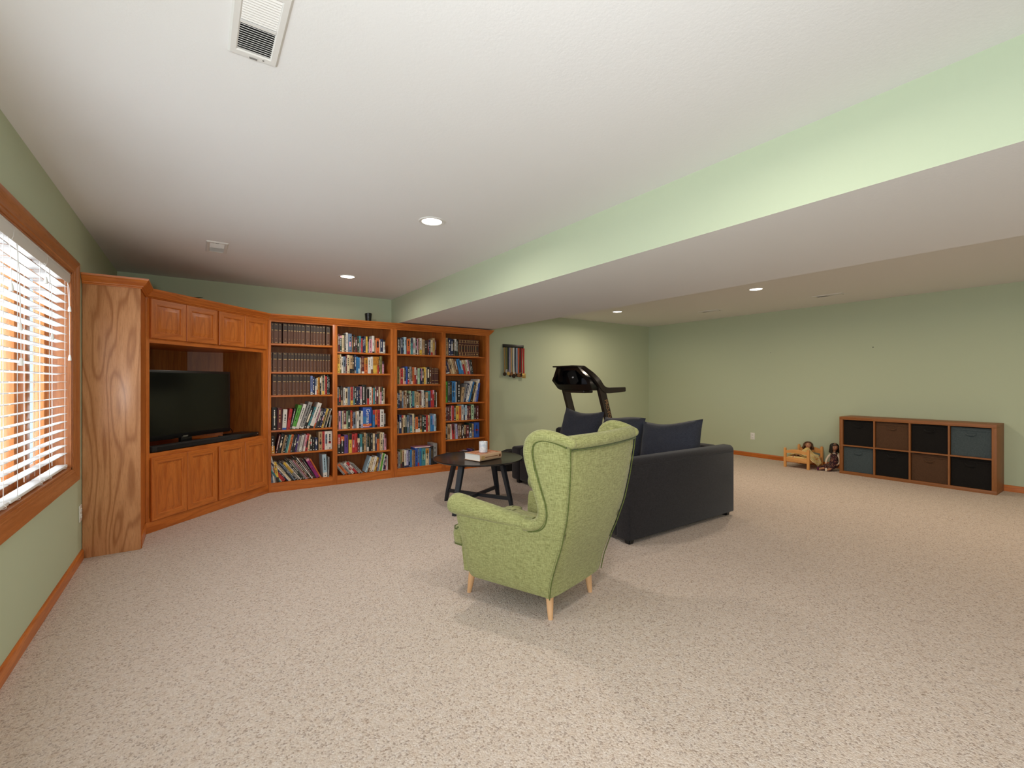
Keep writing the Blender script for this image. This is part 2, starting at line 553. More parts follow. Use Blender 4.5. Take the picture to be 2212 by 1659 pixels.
def register(x0, x1, y0, y1, label, coarse_far):
    """stamped supply register: frame, one grid half with cross bars, one louvre half"""
    cx, cy = (x0 + x1) / 2, (y0 + y1) / 2
    root = tag(empty('ceiling_vent', (cx, cy, ZC)), label, 'ceiling vent', 'white ceiling air vents')
    w, l = (x1 - x0) / 2, (y1 - y0) / 2
    fw, fl = .026 / .15 * 2 * w, .032
    bm = NB()
    iw, il = w - fw, l - fl
    prof = [(w, l, 0), (w, l, -.003), (w - .006, l - .006, -.009), (iw + .004, il + .004, -.009), (iw, il, -.006), (iw, il, -.0005)]
    rows = [[(a, b, c), (-a, b, c), (-a, -b, c), (a, -b, c)] for (a, b, c) in prof]
    grid(bm, rows, closed_u=True)
    box(bm, -iw, iw, -.006, .006, -.009, -.001)
    obj('frame', bm, M_whitemetal, root, ang=20)
    bm = NB(); box(bm, -iw, iw, -il, il, -.0012, -.0004)
    obj('duct_opening', bm, M_dark, root)
    bm = NB()
    n = 12
    for half, sg in ((1, 1), (-1, -1)):
        for k in range(n):
            yy = half * (.010 + (il - .012) * (k + .5) / n)
            M = Matrix.Translation((0, yy, -.0055)) @ Matrix.Rotation(R(38) * coarse_far * sg, 4, 'X')
            xbox(bm, M, -iw, iw, -.0046, .0046, -.0006, .0006)
    obj('louvres', bm, M_whitemetal, root)
    bm = NB()
    for xx in (-iw * .5, 0, iw * .5):
        box(bm, xx - .0035, xx + .0035, .007, il, -.0026, -.0018)
    obj('damper', bm, M_grey, root)
    bm = NB(); box(bm, -.012, .012, -l + .010, -l + .014, -.013, -.009); lathe(bm, [(.003, -.0105), (.003, -.009)], 10, (-.03, -l + .017, 0))
    obj('lever', bm, M_grey, root)
    return root
def register2(*a): return register(*a)
r = register(.086, .236, 1.467, 1.823, 'large-looking white ceiling vent at the top of the photo, nearest the camera', 1)
r.rotation_euler = (0, 0, R(180))
register(.062, .214, 4.38, 4.73, 'small-looking white ceiling vent in front of the TV cabinet', 1)
register(6.70, 6.85, 2.385, 2.73, 'slim ceiling vent by the right wall, above the cube shelf', 1)
register(6.65, 6.80, 4.02, 4.36, 'slim ceiling vent beyond the beam, nearest the back corner', 1)

# ------------------------------------------------------------------ wall outlets
def outlet(loc, rz, label):
    root = tag(empty('wall_outlet', loc, rz), label, 'wall outlet', 'white wall outlets')
    bm = NB(); box(bm, -.0355, .0355, -.006, 0, -.057, .057, bev=.003)
    obj('face_plate', bm, M_white, root)
    for dz in (-.021, .021):
        bm = NB()
        M = Matrix.Translation((0, -.0062, dz)) @ Matrix.Rotation(R(90), 4, 'X')
        n0 = 0
        lathe(bm, [(.0165, -.002), (.0165, .003), (.015, .0045)], 24)
        for v in bm.verts: v.co = M @ v.co
        s = obj('socket', bm, M_white, root)
        bm = NB()
        box(bm, -.007, -.005, -.0115, -.0106, dz - .001, dz + .008); box(bm, .005, .007, -.0115, -.0106, dz - .001, dz + .008); box(bm, -.002, .002, -.0115, -.0106, dz - .010, dz - .006)
        obj('slot', bm, M_dark, s)
    return root
outlet((XL, 4.325, .335), R(90), 'white wall outlet low between the window and the oak cabinet')
outlet((XR, 3.997, .345), R(-90), 'white wall outlet low on the right wall beside the sofa')
bm = NB(); ellipsoid(bm, (0, 0, 0), (.004, .007, .007), 10, 6)
tag(obj('wall_nail', bm, M_dark), 'tiny dark nail hole mark on the right wall above the cube shelf', 'nail').location = (XR - .001, 2.348, 1.727)
bm = NB(); ellipsoid(bm, (0, 0, 0), (.004, .006, .006), 10, 6)
tag(obj('wall_nail', bm, M_grey), 'faint nail mark on the right wall above the doll bed', 'nail').location = (XR - .001, 3.706, 1.722)
# ------------------------------------------------------------------ built-in oak cabinets
A2 = Vector((-.345, 4.783)); TLEN = 1.42
B2 = A2 + Vector((TLEN, TLEN)) * math.sqrt(.5)
YB1 = B2.y                                   # bookcase front plane
XE = 3.585
CROWN = [(0, 1.945), (.006, 1.945), (.009, 1.953), (.016, 1.957), (.018, 1.964), (.026, 1.971), (.040, 1.990), (.046, 2.000), (.050, 2.003), (.052, 2.016), (0, 2.016)]
CPATH = [Vector((XL + .003, 4.383)), Vector((-.345, 4.383)), A2, B2, Vector((2.121, YB1)), Vector((XE, YB1)), Vector((XE, YB - .004))]
def crown_piece(i, root, name='crown_molding', extra=None):
    """crown between path vertices i and i+1, mitred at both ends, in root's local frame"""
    P = CPATH
    def mit(k):
        ds = []
        if k > 0: ds.append((P[k] - P[k-1]).normalized())
        if k < len(P) - 1: ds.append((P[k+1] - P[k]).normalized())
        ns = [Vector((d.y, -d.x)) for d in ds]
        if len(ns) == 1: return ns[0]
        s = ns[0] + ns[1]
        return s / (1 + ns[0].dot(ns[1]))
    bm = NB()
    m0, m1 = mit(i), mit(i + 1)
    prism(bm, CROWN, lambda a, b: (P[i].x + m0.x * a, P[i].y + m0.y * a, b), lambda a, b: (P[i+1].x + m1.x * a, P[i+1].y + m1.y * a, b))
    inv = (Matrix.Translation(root.location) @ Matrix.Rotation(root.rotation_euler.z, 4, 'Z')).inverted()
    bmesh.ops.transform(bm, matrix=inv, verts=bm.verts[:])
    return obj(name, bm, M_oakx, root, ang=25)

# --- tall end cabinet beside the window
root = tag(empty('tall_oak_cabinet', (-.505, 4.583, 0)), 'tall narrow oak cabinet end panel between the window and the TV cabinet', 'cabinet')
bm = NB(); box(bm, -.162, .160, -.200, -.182, 0, 1.985, bev=.0015)
obj('end_panel', bm, M_panel, root)
bm = NB(); box(bm, -.162, .142, -.182, .194, .002, 1.98)
obj('carcass', bm, M_oak, root)
bm = NB(); box(bm, .142, .158, -.178, .196, .105, 1.95); 
obj('side_panel', bm, M_oak, root)
bm = NB(); box(bm, .142, .165, -.182, .199, 0, .093, bev=.002)
obj('base_board', bm, M_oaky, root)
crown_piece(0, root); crown_piece(1, root)

# --- angled TV cabinet
def raised_door(root, t0, t1, za, zb, label=None):
    w = (t1 - t0) / 2; h = (zb - za) / 2
    st = .056
    lay = [(0, -.001), (0, -.015), (.004, -.020), (st - .006, -.020), (st - .001, -.017), (st, -.0105), (st + .004, -.0105), (st + .032, -.0185), (st + .034, -.0185)]
    bm = NB()
    rows = []
    for (ins, yy) in lay:
        rows.append([(-w + ins, yy, -h + ins), (w - ins, yy, -h + ins), (w - ins, yy, h - ins), (-w + ins, yy, h - ins)])
    V = grid(bm, rows, closed_u=True)
    cap(bm, V[0]); cap(bm, V[-1][::-1])
    bm.faces.ensure_lookup_table()
    for k, f in enumerate(bm.faces):
        if k < 8 * 4 and k // 4 == 2 and (k % 4) in (0, 2): f.material_index = 1
    o = obj('door', bm, [M_oak, M_oakx], root, ang=18)
    o.location = ((t0 + t1) / 2, 0, (za + zb) / 2)
    return o
root = tag(empty('corner_tv_cabinet', (A2.x, A2.y, 0), R(45)), 'angled oak TV cabinet with eight raised panel doors across the room corner', 'cabinet')
TE = TLEN - .001
bm = NB()
box(bm, 0, .033, 0, .02, .093, 1.95); box(bm, 1.337, TE, 0, .02, .093, 1.95)
obj('face_frame', bm, M_oak, root)
bm = NB()
box(bm, .033, 1.337, 0, .02, 1.575, 1.625); box(bm, .033, 1.337, 0, .02, 1.93, 1.95)
box(bm, .033, 1.337, 0, .02, .605, .656); box(bm, .033, 1.337, .001, .02, .093, .12)
obj('face_frame', bm, M_oakx, root)
bm = NB(); box(bm, .690, .74, .0005, .02, 1.62, 1.94); box(bm, .690, .74, .0005, .02, .10, .61)
box(bm, .033, 1.337, .014, .02, 1.62, 1.94); box(bm, .033, 1.337, .014, .02, .10, .61)
obj('face_frame', bm, M_oak, root)
bm = NB(); box(bm, 0, TE, -.004, .02, 0, .093, bev=.002)
obj('base_board', bm, M_oakx, root)
for (a, b) in ((.031, .361), (.365, .705), (.727, 1.053), (1.057, 1.384)):
    raised_door(root, a, b, 1.611, 1.942)
for (a, b) in ((.037, .370), (.373, .705), (.727, 1.056), (1.060, 1.376)):
    raised_door(root, a, b, .095, .621)
NP = [(.033, .02), (.033, .40), (.36, .737), (1.105, .737), (1.337, .505), (1.337, .02)]
bm = NB()
prism(bm, NP[:], lambda a, b: (a, b, .632), lambda a, b: (a, b, .654))
obj('deck', bm, M_oakx, root)
bm = NB()
prism(bm, NP[:], lambda a, b: (a, b, 1.578), lambda a, b: (a, b, 1.60))
obj('niche_top', bm, M_oakx, root)
bm = NB()
for k in range(5):
    (a0, b0), (a1, b1) = NP[k], NP[k + 1]
    d = Vector((a1 - a0, b1 - b0)).normalized(); n = Vector((-d.y, d.x)) * .012
    prism(bm, [(a0, b0), (a1, b1), (a1 + n.x, b1 + n.y), (a0 + n.x, b0 + n.y)], lambda a, b: (a, b, .654), lambda a, b: (a, b, 1.578))
obj('niche_lining', bm, M_back, root)
bm = NB()
prism(bm, NP[:], lambda a, b: (a, b, 2.000), lambda a, b: (a, b, 2.012))
obj('cabinet_top', bm, M_oakx, root)
crown_piece(2, root)
TV = root

# --- television on its stand
def face_pt(t, y, z=0):
    return Vector((A2.x + (t - y) * math.sqrt(.5), A2.y + (t + y) * math.sqrt(.5), z))
p = face_pt(.555, .19)
tv = tag(empty('television', (p.x, p.y, .656), R(45)), 'black flat television standing in the oak corner cabinet', 'television')
bm = NB()
w, h0, h1 = .515, .075, .700
box(bm, -w, w, -.02, .03, h0, h1, bev=.006)
box(bm, -.36, .36, .03, .065, h0 + .1, h1 - .1, bev=.01)
obj('casing', bm, M_black, tv)
bm = NB(); box(bm, -w + .022, w - .022, -.0215, -.0195, h0 + .042, h1 - .022)
obj('screen', bm, M_screen, tv)
bm = NB(); box(bm, -.045, .005, -.0225, -.0195, h0 + .010, h0 + .018); box(bm, -.06, .0, -.0225, -.0195, h0 + .004, h0 + .007)
obj('badge', bm, M_chrome, tv)
bm = NB(); box(bm, -.06, .06, -.012, .02, .012, h0 + .02, bev=.006)
rows = []
for (s, z) in ((1.0, 0), (1.0, .006), (.93, .012)):
    rows.append([(s * .26 * math.cos(k * math.pi / 16), s * .115 * math.sin(k * math.pi / 16), z) for k in range(32)])
V = grid(bm, rows, closed_u=True); cap(bm, V[0]); cap(bm, V[-1])
obj('stand', bm, M_black, tv)

p = face_pt(.545, .040)
sb = tag(empty('soundbar', (p.x, p.y, .655), R(45)), 'long black soundbar lying in front of the television', 'soundbar')
bm = NB(); box(bm, -.485, .485, -.036, .034, .004, .054, bev=.012, seg=3)
obj('body', bm, M_blackmatt, sb)
bm = NB(); box(bm, -.44, .44, -.0375, -.034, .012, .046, bev=.001)
obj('grille', bm, M_binblack, sb)
for xx in (-.40, .40):
    bm = NB(); box(bm, xx - .02, xx + .02, -.02, .02, 0, .006); obj('foot', bm, M_black, sb)

p = face_pt(1.19, .15)
mb = tag(empty('media_player', (p.x, p.y, .655), R(45)), 'slim black media player on the TV cabinet deck right of the soundbar', 'media player')
bm = NB(); box(bm, -.135, .135, -.11, .10, .005, .044, bev=.003); obj('casing', bm, M_black, mb)
bm = NB(); lathe(bm, [(.007, 0), (.007, .003)], 14)
for v in bm.verts: v.co = Vector((.115 + v.co.x, -.1105 - v.co.z, .028 + v.co.y))
obj('button', bm, M_chrome, mb)
for (xx, yy) in ((-.11, -.09), (.11, -.09), (-.11, .08), (.11, .08)):
    bm = NB(); lathe(bm, [(.01, 0), (.01, .006)], 12, (xx, yy, 0)); obj('foot', bm, M_dark, mb)
bm = NB()
pts = smooth_path([face_pt(1.02, .27, .79), face_pt(1.10, .285, .80), face_pt(1.19, .29, .755), face_pt(1.24, .30, .70), face_pt(1.25, .36, .66), face_pt(1.18, .42, .66)], 8)
tube(bm, pts, .0035, 8)
tag(obj('cable', bm, M_dark), 'thin black cable drooping from the television to the media player', 'cable')

# flat sheet and black cylinder on the cabinet tops
bm = NB()
c0 = face_pt(.50, .10, 2.018)
for (dx, dy, dz) in ((0, 0, 0),):
    rows = [[(-.10, -.05, .002), (.10, -.05, .030)], [(-.10, .05, .002), (.10, .05, .034)]]
    rows2 = [[(p[0], p[1], p[2] - .002) for p in r] for r in rows]
    slab(bm, rows, rows2)
o = tag(obj('paper_sheet', bm, simple('grey_green_card', '#5a6146', .8)), 'grey-green card lying on top of the corner TV cabinet', 'paper')
o.location = c0; o.rotation_euler = (0, 0, R(20))
rt = tag(empty('router', (1.835, 5.95, 2.016), R(-20)), 'small black cylindrical router with a slanted top, standing on the bookcase', 'router')
bm = NB()
n = 28
rows = []
for (r_, z, sl) in ((.036, 0, 0), (.037, .03, 0), (.040, .07, 0), (.0445, .118, .007), (.042, .121, .007), (.030, .112, .004)):
    rows.append([(r_ * math.cos(2 * math.pi * k / n), r_ * math.sin(2 * math.pi * k / n), z + sl * math.cos(2 * math.pi * k / n + 1.2)) for k in range(n)])
V = grid(bm, rows, closed_u=True); cap(bm, V[0]); cap(bm, V[-1])
obj('body', bm, M_black, rt)
bm = NB(); ellipsoid(bm, (.006, -.0425, .072), (.004, .002, .004), 10, 6); obj('indicator_light', bm, M_chrome, rt)

# --- bookcases
SH = {1: [1.690, 1.365, 1.097, .698, .431, .10], 2: [1.620, 1.357, .962, .668, .366, .10], 3: [1.620, 1.220, .900, .568, .108], 4: [1.620, 1.360, .957, .700, .436, .105]}
BX = {1: (.690, 1.355), 2: (1.409, 2.076), 3: (2.163, 2.803), 4: (2.867, 3.520)}
SBASE = .094
YBK = YB - .020
def bookcase(x0, x1, bays, label):
    cx = (x0 + x1) / 2
    root = tag(empty('oak_bookcase', (cx, YB1, 0)), label, 'bookcase', 'built-in oak bookcases')
    def L(bm):
        bmesh.ops.translate(bm, verts=bm.verts[:], vec=-root.location); return bm
    stiles = [(x0, BX[bays[0]][0]), (BX[bays[0]][1], BX[bays[1]][0]), (BX[bays[1]][1], x1)]
    bm = NB()
    for (a, b) in stiles: box(bm, a, b, YB1, YB1 + .02, 0, 1.95, bev=.0012)
    obj('face_frame', L(bm), M_oak, root)
    bm = NB()
    for b_ in bays:
        box(bm, BX[b_][0], BX[b_][1], YB1 + .0005, YB1 + .02, 1.932, 1.95)
        box(bm, BX[b_][0], BX[b_][1], YB1 + .0005, YB1 + .02, 0, SBASE)
    obj('face_frame', L(bm), M_oakx, root)
    for (a, b, side) in ((stiles[0][0] + .001, stiles[0][1] - .006, 0), (stiles[1][0] + .006, stiles[1][1] - .006, 1), (stiles[2][0] + .006, stiles[2][1] - .001, 2)):
        bm = NB(); box(bm, a, b, YB1 + .02, YBK, 0, 2.0)
        obj('divider' if side == 1 else 'side_panel', L(bm), M_oak, root)
    bm = NB(); box(bm, x0 + .002, x1 - .002, YBK, YB - .006, 0, 2.0); obj('back_panel', L(bm), M_back, root)
    bm = NB(); box(bm, x0 + .004, x1 - .004, YB1 + .02, YB - .008, 2.0, 2.012); obj('cabinet_top', L(bm), M_oakx, root)
    for b_ in bays:
        for k, z in enumerate(SH[b_]):
            bm = NB()
            if k == len(SH[b_]) - 1: box(bm, BX[b_][0] - .006, BX[b_][1] + .006, YB1 + .02, YBK, z - .02, z)
            else: box(bm, BX[b_][0] - .005, BX[b_][1] + .005, YB1 + .0215, YBK, z - .021, z, bev=.001)
            obj('shelf', L(bm), M_oakx, root)
    return root
r1 = bookcase(B2.x + .001, 2.121, (1, 2), 'oak bookcase of two open bays beside the TV cabinet, full of books')
crown_piece(3, r1)
r2 = bookcase(2.122, XE, (3, 4), 'oak bookcase of two open bays at the right end, under the beam')
crown_piece(4, r2); crown_piece(5, r2)
# ------------------------------------------------------------------ books
COL = {'k': ('1e1b19', 'black'), 'K': ('3a3836', 'charcoal'), 'g': ('8f8c88', 'grey'), 'G': ('22362a', 'dark green'), 'w': ('dcd6cd', 'white'), 'c': ('d6c29c', 'cream'),
       't': ('b3926a', 'tan'), 'n': ('20284a', 'navy'), 'b': ('2f74ac', 'blue'), 'B': ('2a52a6', 'bright blue'), 's': ('66788f', 'slate blue'), 'l': ('a9c3cf', 'light blue'),
       'T': ('3f868c', 'teal'), 'm': ('5c2226', 'maroon'), 'r': ('b42c2c', 'red'), 'o': ('d2692f', 'orange'), 'y': ('dbb445', 'yellow'), 'O': ('7c7642', 'olive'),
       'e': ('56a03a', 'bright green'), 'E': ('abc6a0', 'pale green'), 'p': ('d898a8', 'pink'), 'P': ('5c3c80', 'purple'), 'L': ('aca8c8', 'lilac'), 'd': ('3a271c', 'dark brown'),
       'D': ('70482a', 'brown'), 'q': ('7884b4', 'periwinkle'), 'M': ('8e1c6c', 'magenta'), 'u': ('bf7f22', 'ochre')}
BOOKMAT = {k: simple('book_' + v[1].replace(' ', '_'), '#' + v[0], .55) for k, v in COL.items()}
ENCB = simple('encyclopedia_brown', '#5e3c2a', .5)
ENCD = simple('encyclopedia_label', '#3a2b22', .5)
ENCR = simple('classic_red_brown', '#4a2018', .5)
ORD = ['first', 'second', 'third', 'fourth', 'fifth', 'sixth', 'seventh', 'eighth', 'ninth', 'tenth', 'eleventh', 'twelfth', 'thirteenth', 'fourteenth', 'fifteenth', 'sixteenth', 'seventeenth', 'eighteenth', 'nineteenth', 'twentieth']
ORD += ['twenty-' + o for o in ORD[:9]] + ['thirtieth']
BAYN = {1: 'leftmost', 2: 'second', 3: 'third', 4: 'rightmost'}
E_ = 'v'
# bay, shelf, crop left, crop right, crop scale, default height, books: colour width[,height][~lean][/colour place percent]; _ is a gap
ROWS = [
 (1, 0, 62, 1915, 13.83, 590, '_13 v62 _8 v130 _5 v92 _32 v136 _9 v86 _4 v66 _7 v80 _6 v60 _5 v75 _5 v120 _9 v150 _14 v62 _8 v90 _9 v105 v88 v88 _36 v130'),
 (1, 1, 62, 1915, 13.83, 565, 'v33 _18 v135 _8 v128 _12 v147 _9 v76 _5 v100 _5 v90 _5 v85 _9 v80 _5 v85 _9 v100 _9 v100 _9 v100 _9 v76 _4 v76 _9 v76 _18 v76 _9 v76'),
 (1, 2, 55, 1700, 12.29, 540, '_38 v110 _9 v122 _9 v110 v50 _4 v90 _4 v95 v92 _4 v92 _4 v95 _8 v88 _12 q55,510/wB15 n65,480 s45,430/wB55 c42,450/oB30 u50,470 k38,460/wT30 c30,500 G55,500/yB20 c22 r58,500 G35 k40,490'),
 (1, 3, 55, 1700, 12.29, 590, '_28 k105,590~0/OM8 _8 m100,570~1 _8 w95,530~3/BB10 _4 r70,540~8 K45,540~12 e92,620~15/wB10 w80,640~17 g100,690~19/wB8 k80,540~19/cM40 T52,560~20/wB12 w105,660~19/kB8 p42,520~18/oB25 K48,520~18/wM50 k52,510~17 n60,510~17/rM20 y38,510~16/kM50 c22,510~16 k62,500~16 k60,500~16 w22,510~16 G36,340~10 g36,320~7'),
 (1, 4, 55, 1700, 12.29, 440, '_6 k82,450/uB45 _10 m45,480~11 k85,490~12/cM12 t42,460~12 k52,460~12 T42,460~12 E22,460~12 o55,460~12 K46,450~12 k60,450~11/wM10 P46,450~11/wM12 g56,420~10 w56,430~11 g46,460~10 p46,430~10/wB30 r66,460~8/kM40 c46,430~6 k85,380/rM18 k55,360 n70,350/wM18 _26 t95,500/kM12 r58,500 w82,500/sM50 w112,500/rM12'),
 (1, 5, 55, 1700, 12.29, 700, '_6 s48,690~-6*mag w30,700~-6*mag g32,640~-8*mag y62,520~-8/kB25*mag T40,330~-34*mag c34,420~-37*mag o92,560~-38/rB60*mag n34,520~-38*mag w30,520~-37*mag c40,520~-37*mag K44,500~-37*mag s34,480~-36/wM10*mag k40,500~-36*mag y62,480~-36/gB40*mag w26,480~-36*mag G42,520~-35*mag K40,560~-35*mag g34,540~-35*mag p30,520~-34*mag D40,520~-34*mag k40,600~-34*mag w26,580~-33*mag m38,540~-32*mag K42,520~-31*mag M82,520~-28/pT10 o34,520~-27*mag _40 l95,620~-3/wB20 g36,540~1'),
 (2, 0, 85, 1745, 14.42, 500, '_5 O24,510 m62,540 G58,490/pT15 c72,505 _6 K44,550 w62,590 _6 s106,565/pM25 D42,500 _12 k48,540/wM20 m58,470/kM30 _8 G52,460/wM20 _4 T58,510/gB60 r50,440 n42,450 n50,510 y64,505 g52,500/kT30 p98,430 w68,540/kB8 _12 t34,410 o118,470/kM40 w20,430 n88,450/wB8 w66,430/kT15 _6 g20,120'),
 (2, 1, 85, 1745, 14.42, 540, '_20 u68,570/yB50 c46,580/OB20 w48,500/GM20 s82,510/gB40 m38,560 c78,560 t86,545/kB25 k54,560/wM10 n54,570/gB15 b66,510 b52,490/lB30 w26,490 D30,480 m84,530/wB12 u106,490/oB60 _8 w92,510 w66,530/DB25 _8 u38,530/yB50 u38,530/yB50 u38,530/yB50 u38,530/oB50 u38,530/rB50 k24,480/wB12 O72,550 _10 p52,390/kT20'),
 (2, 2, 85, 1605, 13.27, 510, '_6 g42,510/KB40 k60,505/rM40 d52,540/tB25 g24,460 w50,490 c62,470/DM40 s66,510 t18,500 r54,510/yB25 _6 g24,520 K24,510/TB40 k48,525 n54,510 n48,510 p54,520/wB30 k118,570 _6 g22,450 r66,440/kT60 w72,505 o36,470 T54,480 D44,540/pM50 m70,510/wM20 c34,500 p48,510/DT30 G48,510/wB20 c50,475'),
 (2, 3, 85, 1605, 13.27, 510, '_5 k42,520 p52,510/kM30 s48,510 c34,510 m78,520/cB25 E36,500 G74,520/wM18 o48,510/rT10 m28,500/wB15 s62,460/kM40 t38,470/gB60 w68,485 k54,480/wM20 w54,490/LB25 G*ger _24 b66,500/rT25 o66,510/kB15 r84,500 w122,510 g46,390/kB20'),
 (2, 4, 95, 1735, 14.42, 560, 'G28,520 k84,590/rT50 k104,520/oT25 P112,560 _22 y94,580/kT30 r88,570/pM40 r74,590 m74,430/cT30 T74,550/lB30 G54,550 t64,590 g42,560 G48,560/wB25 k58,560 k62,560/GM30 c64,550 g24,530 n36,520 o88,540/GT30 t32,520 c70,570/kM6 g54,560/wT40 p62,500/mT25'),
 (2, 5, 95, 1735, 14.42, 350, '_195 g70,330~-38 o100,320~-38 g95,340~-39 w100,330~-39/rM20 r95,350~-40/wM30 g80,340~-41 g60,320~-43 _40 l66,480~19 c66,450~16/DB30 c62,450~15 w84,470~15 y52,430~14/DM40 D48,420~13/cM30 s50,520~13 c34,570~12 e66,540~12 w42,520~11 n42,440~8 m50,370~4/pM30 p30,370~2 w20,490~1 g26,450'),
 (3, 0, 135, 1935, 18.44, 640, '_15 d24,560 k112,640/wM6 g26,600 n72,620/gM20 G42,560 l92,665 _28 o126,605/rB20 c28,630 T68,640/nT30 w128,660/pM30 k54,600/gM30 p32,630/wB30 m34,620 t42,630 w92,660/yB30 _8 t28,620 t78,610 d128,580 m48,600/rM30 n72,600 c78,610/rB18 t98,690/yM50 m48,600'),
 (3, 1, 105, 1640, 15.8, 560, '_4 O24,560/kB40 O68,580 t36,510 r90,520/cM12 c38,550 k56,520/pB20 B62,590 K58,580/rB28 g68,590 k36,500/wB20 o58,570 r58,570/wT45 m58,560/wM20 E72,540 n48,530 p32,540/nB22 d68,530/wM15 y62,580 c36,570 k94,590/cM50 _10 D66,590 V48 V54 V48 V48 V58'),
 (3, 2, 105, 1640, 15.8, 560, 'G54,560 n52,500 t72,600/dB40 s58,560/gT40 t42,430 D36,540 c28,590 d56,480/wM20 d54,490 E26,580 n48,560 T78,560/nB10 t54,560 t88,550/wB15 t58,500 m46,560/tB15 w84,600 K52,540 t88,530/wM20 T80,570/nB40 P24,560 r58,590/wM15 r56,600/pT25 k80,590 w28,520'),
 (3, 3, 78, 1185, 11.44, 430, '_6 d24,420 t28,280 n64,450/wM30 t44,430/rT12 c44,430/kB35 G48,430/gM40 s32,430/wM30 g34,420 n58,430/TB40 c44,460 G36,440 o62,380/wB20 k48,390/wB25 D48,410/yB15 G52,420 k52,400/wB12 r48,410 c36,410/rM20 t28,400 b58,390 L38,400/bB40 l44,430/gM30 k20,400'),
 (3, 4, 78, 1185, 11.44, 410, '_10 m36,400 g52,390 O34,430/mB25 t54,420/kB35 w48,420/nB12 L54,410/nB12 n42,420 b42,420 t44,390 D38,400 B60,450 s40,430/rB20 b60,440 T98,430/EM30 c84,420/uT30 s54,420 k62,470 g104,530/kB20'),
 (4, 0, 125, 1545, 16.59, 600, '_20 t72,620 t28,470 n80,610/wM6 n76,590/wM40 k52,560 w66,600/kB30 G52,560 _18 C96 C100 C100 C80 C70 C78 C84 C140'),
 (4, 1, 125, 1545, 16.59, 500, '_48 n120,430~-14/wB10 D42,460~-14 t62,500~-14/kM30 c66,530~-15 t72,530~-15 D92,520~-15 b110,520~-14 l52,480~-14/bB30 r78,500~-12/cT30 t50,490~-12 w78,510~-12/rB20 p34,520~-11 K40,530~-10 k60,520~-9'),
 (4, 2, 120, 1400, 15.08, 680, '_8 e74,670 _4 K68,690 k56,660 b128,680/lM6 w22,660 _28 k96,700 t66,480~9 g42,590~13 n52,600~14 w70,670~16 b68,660~15 k88,640~14 c60,680~12 w62,740~12/LB50 B46,620~9'),
 (4, 3, 120, 1400, 15.08, 470, '_8 m40,470 d38,470 m58,470 d52,480/OM30 p16,480 r58,480 d66,470 y88,470/oM20 o84,455 _18 w58,500/lT30 n46,480 l56,480/wB30 m56,450 m62,460/pM14 G32,480 E88,490 d78,460 m72,450'),
 (4, 4, 145, 1690, 18.44, 590, '_14 k46,580 d38,570 t104,600/DM40 w72,590~-3 r98,590~-3/mT40 g46,590~-3 L68,590~-3 D64,570 D78,590/tM30 k48,560/wM40 K52,540/wB15 t78,520/dB30 m104,510/rM20 G124,590/sB40 t74,560/PM10 _16 B196,600/rM12'),
 (4, 5, 145, 1690, 18.44, 350, '_20 k80,330/wM12 D54,330 t42,390 n58,340 w56,350 w60,350 _6 g98,340/pM30 r104,350~-3 O62,320 r88,390/tB60 m76,400 L80,410~-4 g36,330 w58,340 P62,460 n72,440 D44,470'),
]
def bk_token(tok):
    kind = 'book'
    if '*' in tok:
        tok, k = tok.split('*')
        kind = {'mag': 'magazine', 'ger': 'german'}[k]
        if kind == 'german': return dict(kind='german', c='B', w=258, h=590, lean=0, band=None)
    band = None
    if '/' in tok:
        tok, b_ = tok.split('/')
        band = (b_[0], b_[1], float(b_[2:]) / 100)
    lean = 0.0
    if '~' in tok:
        tok, l_ = tok.split('~'); lean = float(l_)
    h = None
    if ',' in tok:
        tok, h_ = tok.split(','); h = float(h_)
    c = tok[0]; w_ = float(tok[1:])
    if c in 'v': kind = 'encyclopedia'
    if c in 'VC': kind = 'classic'
    return dict(kind=kind, c=c, w=w_, h=h, lean=lean, band=band)

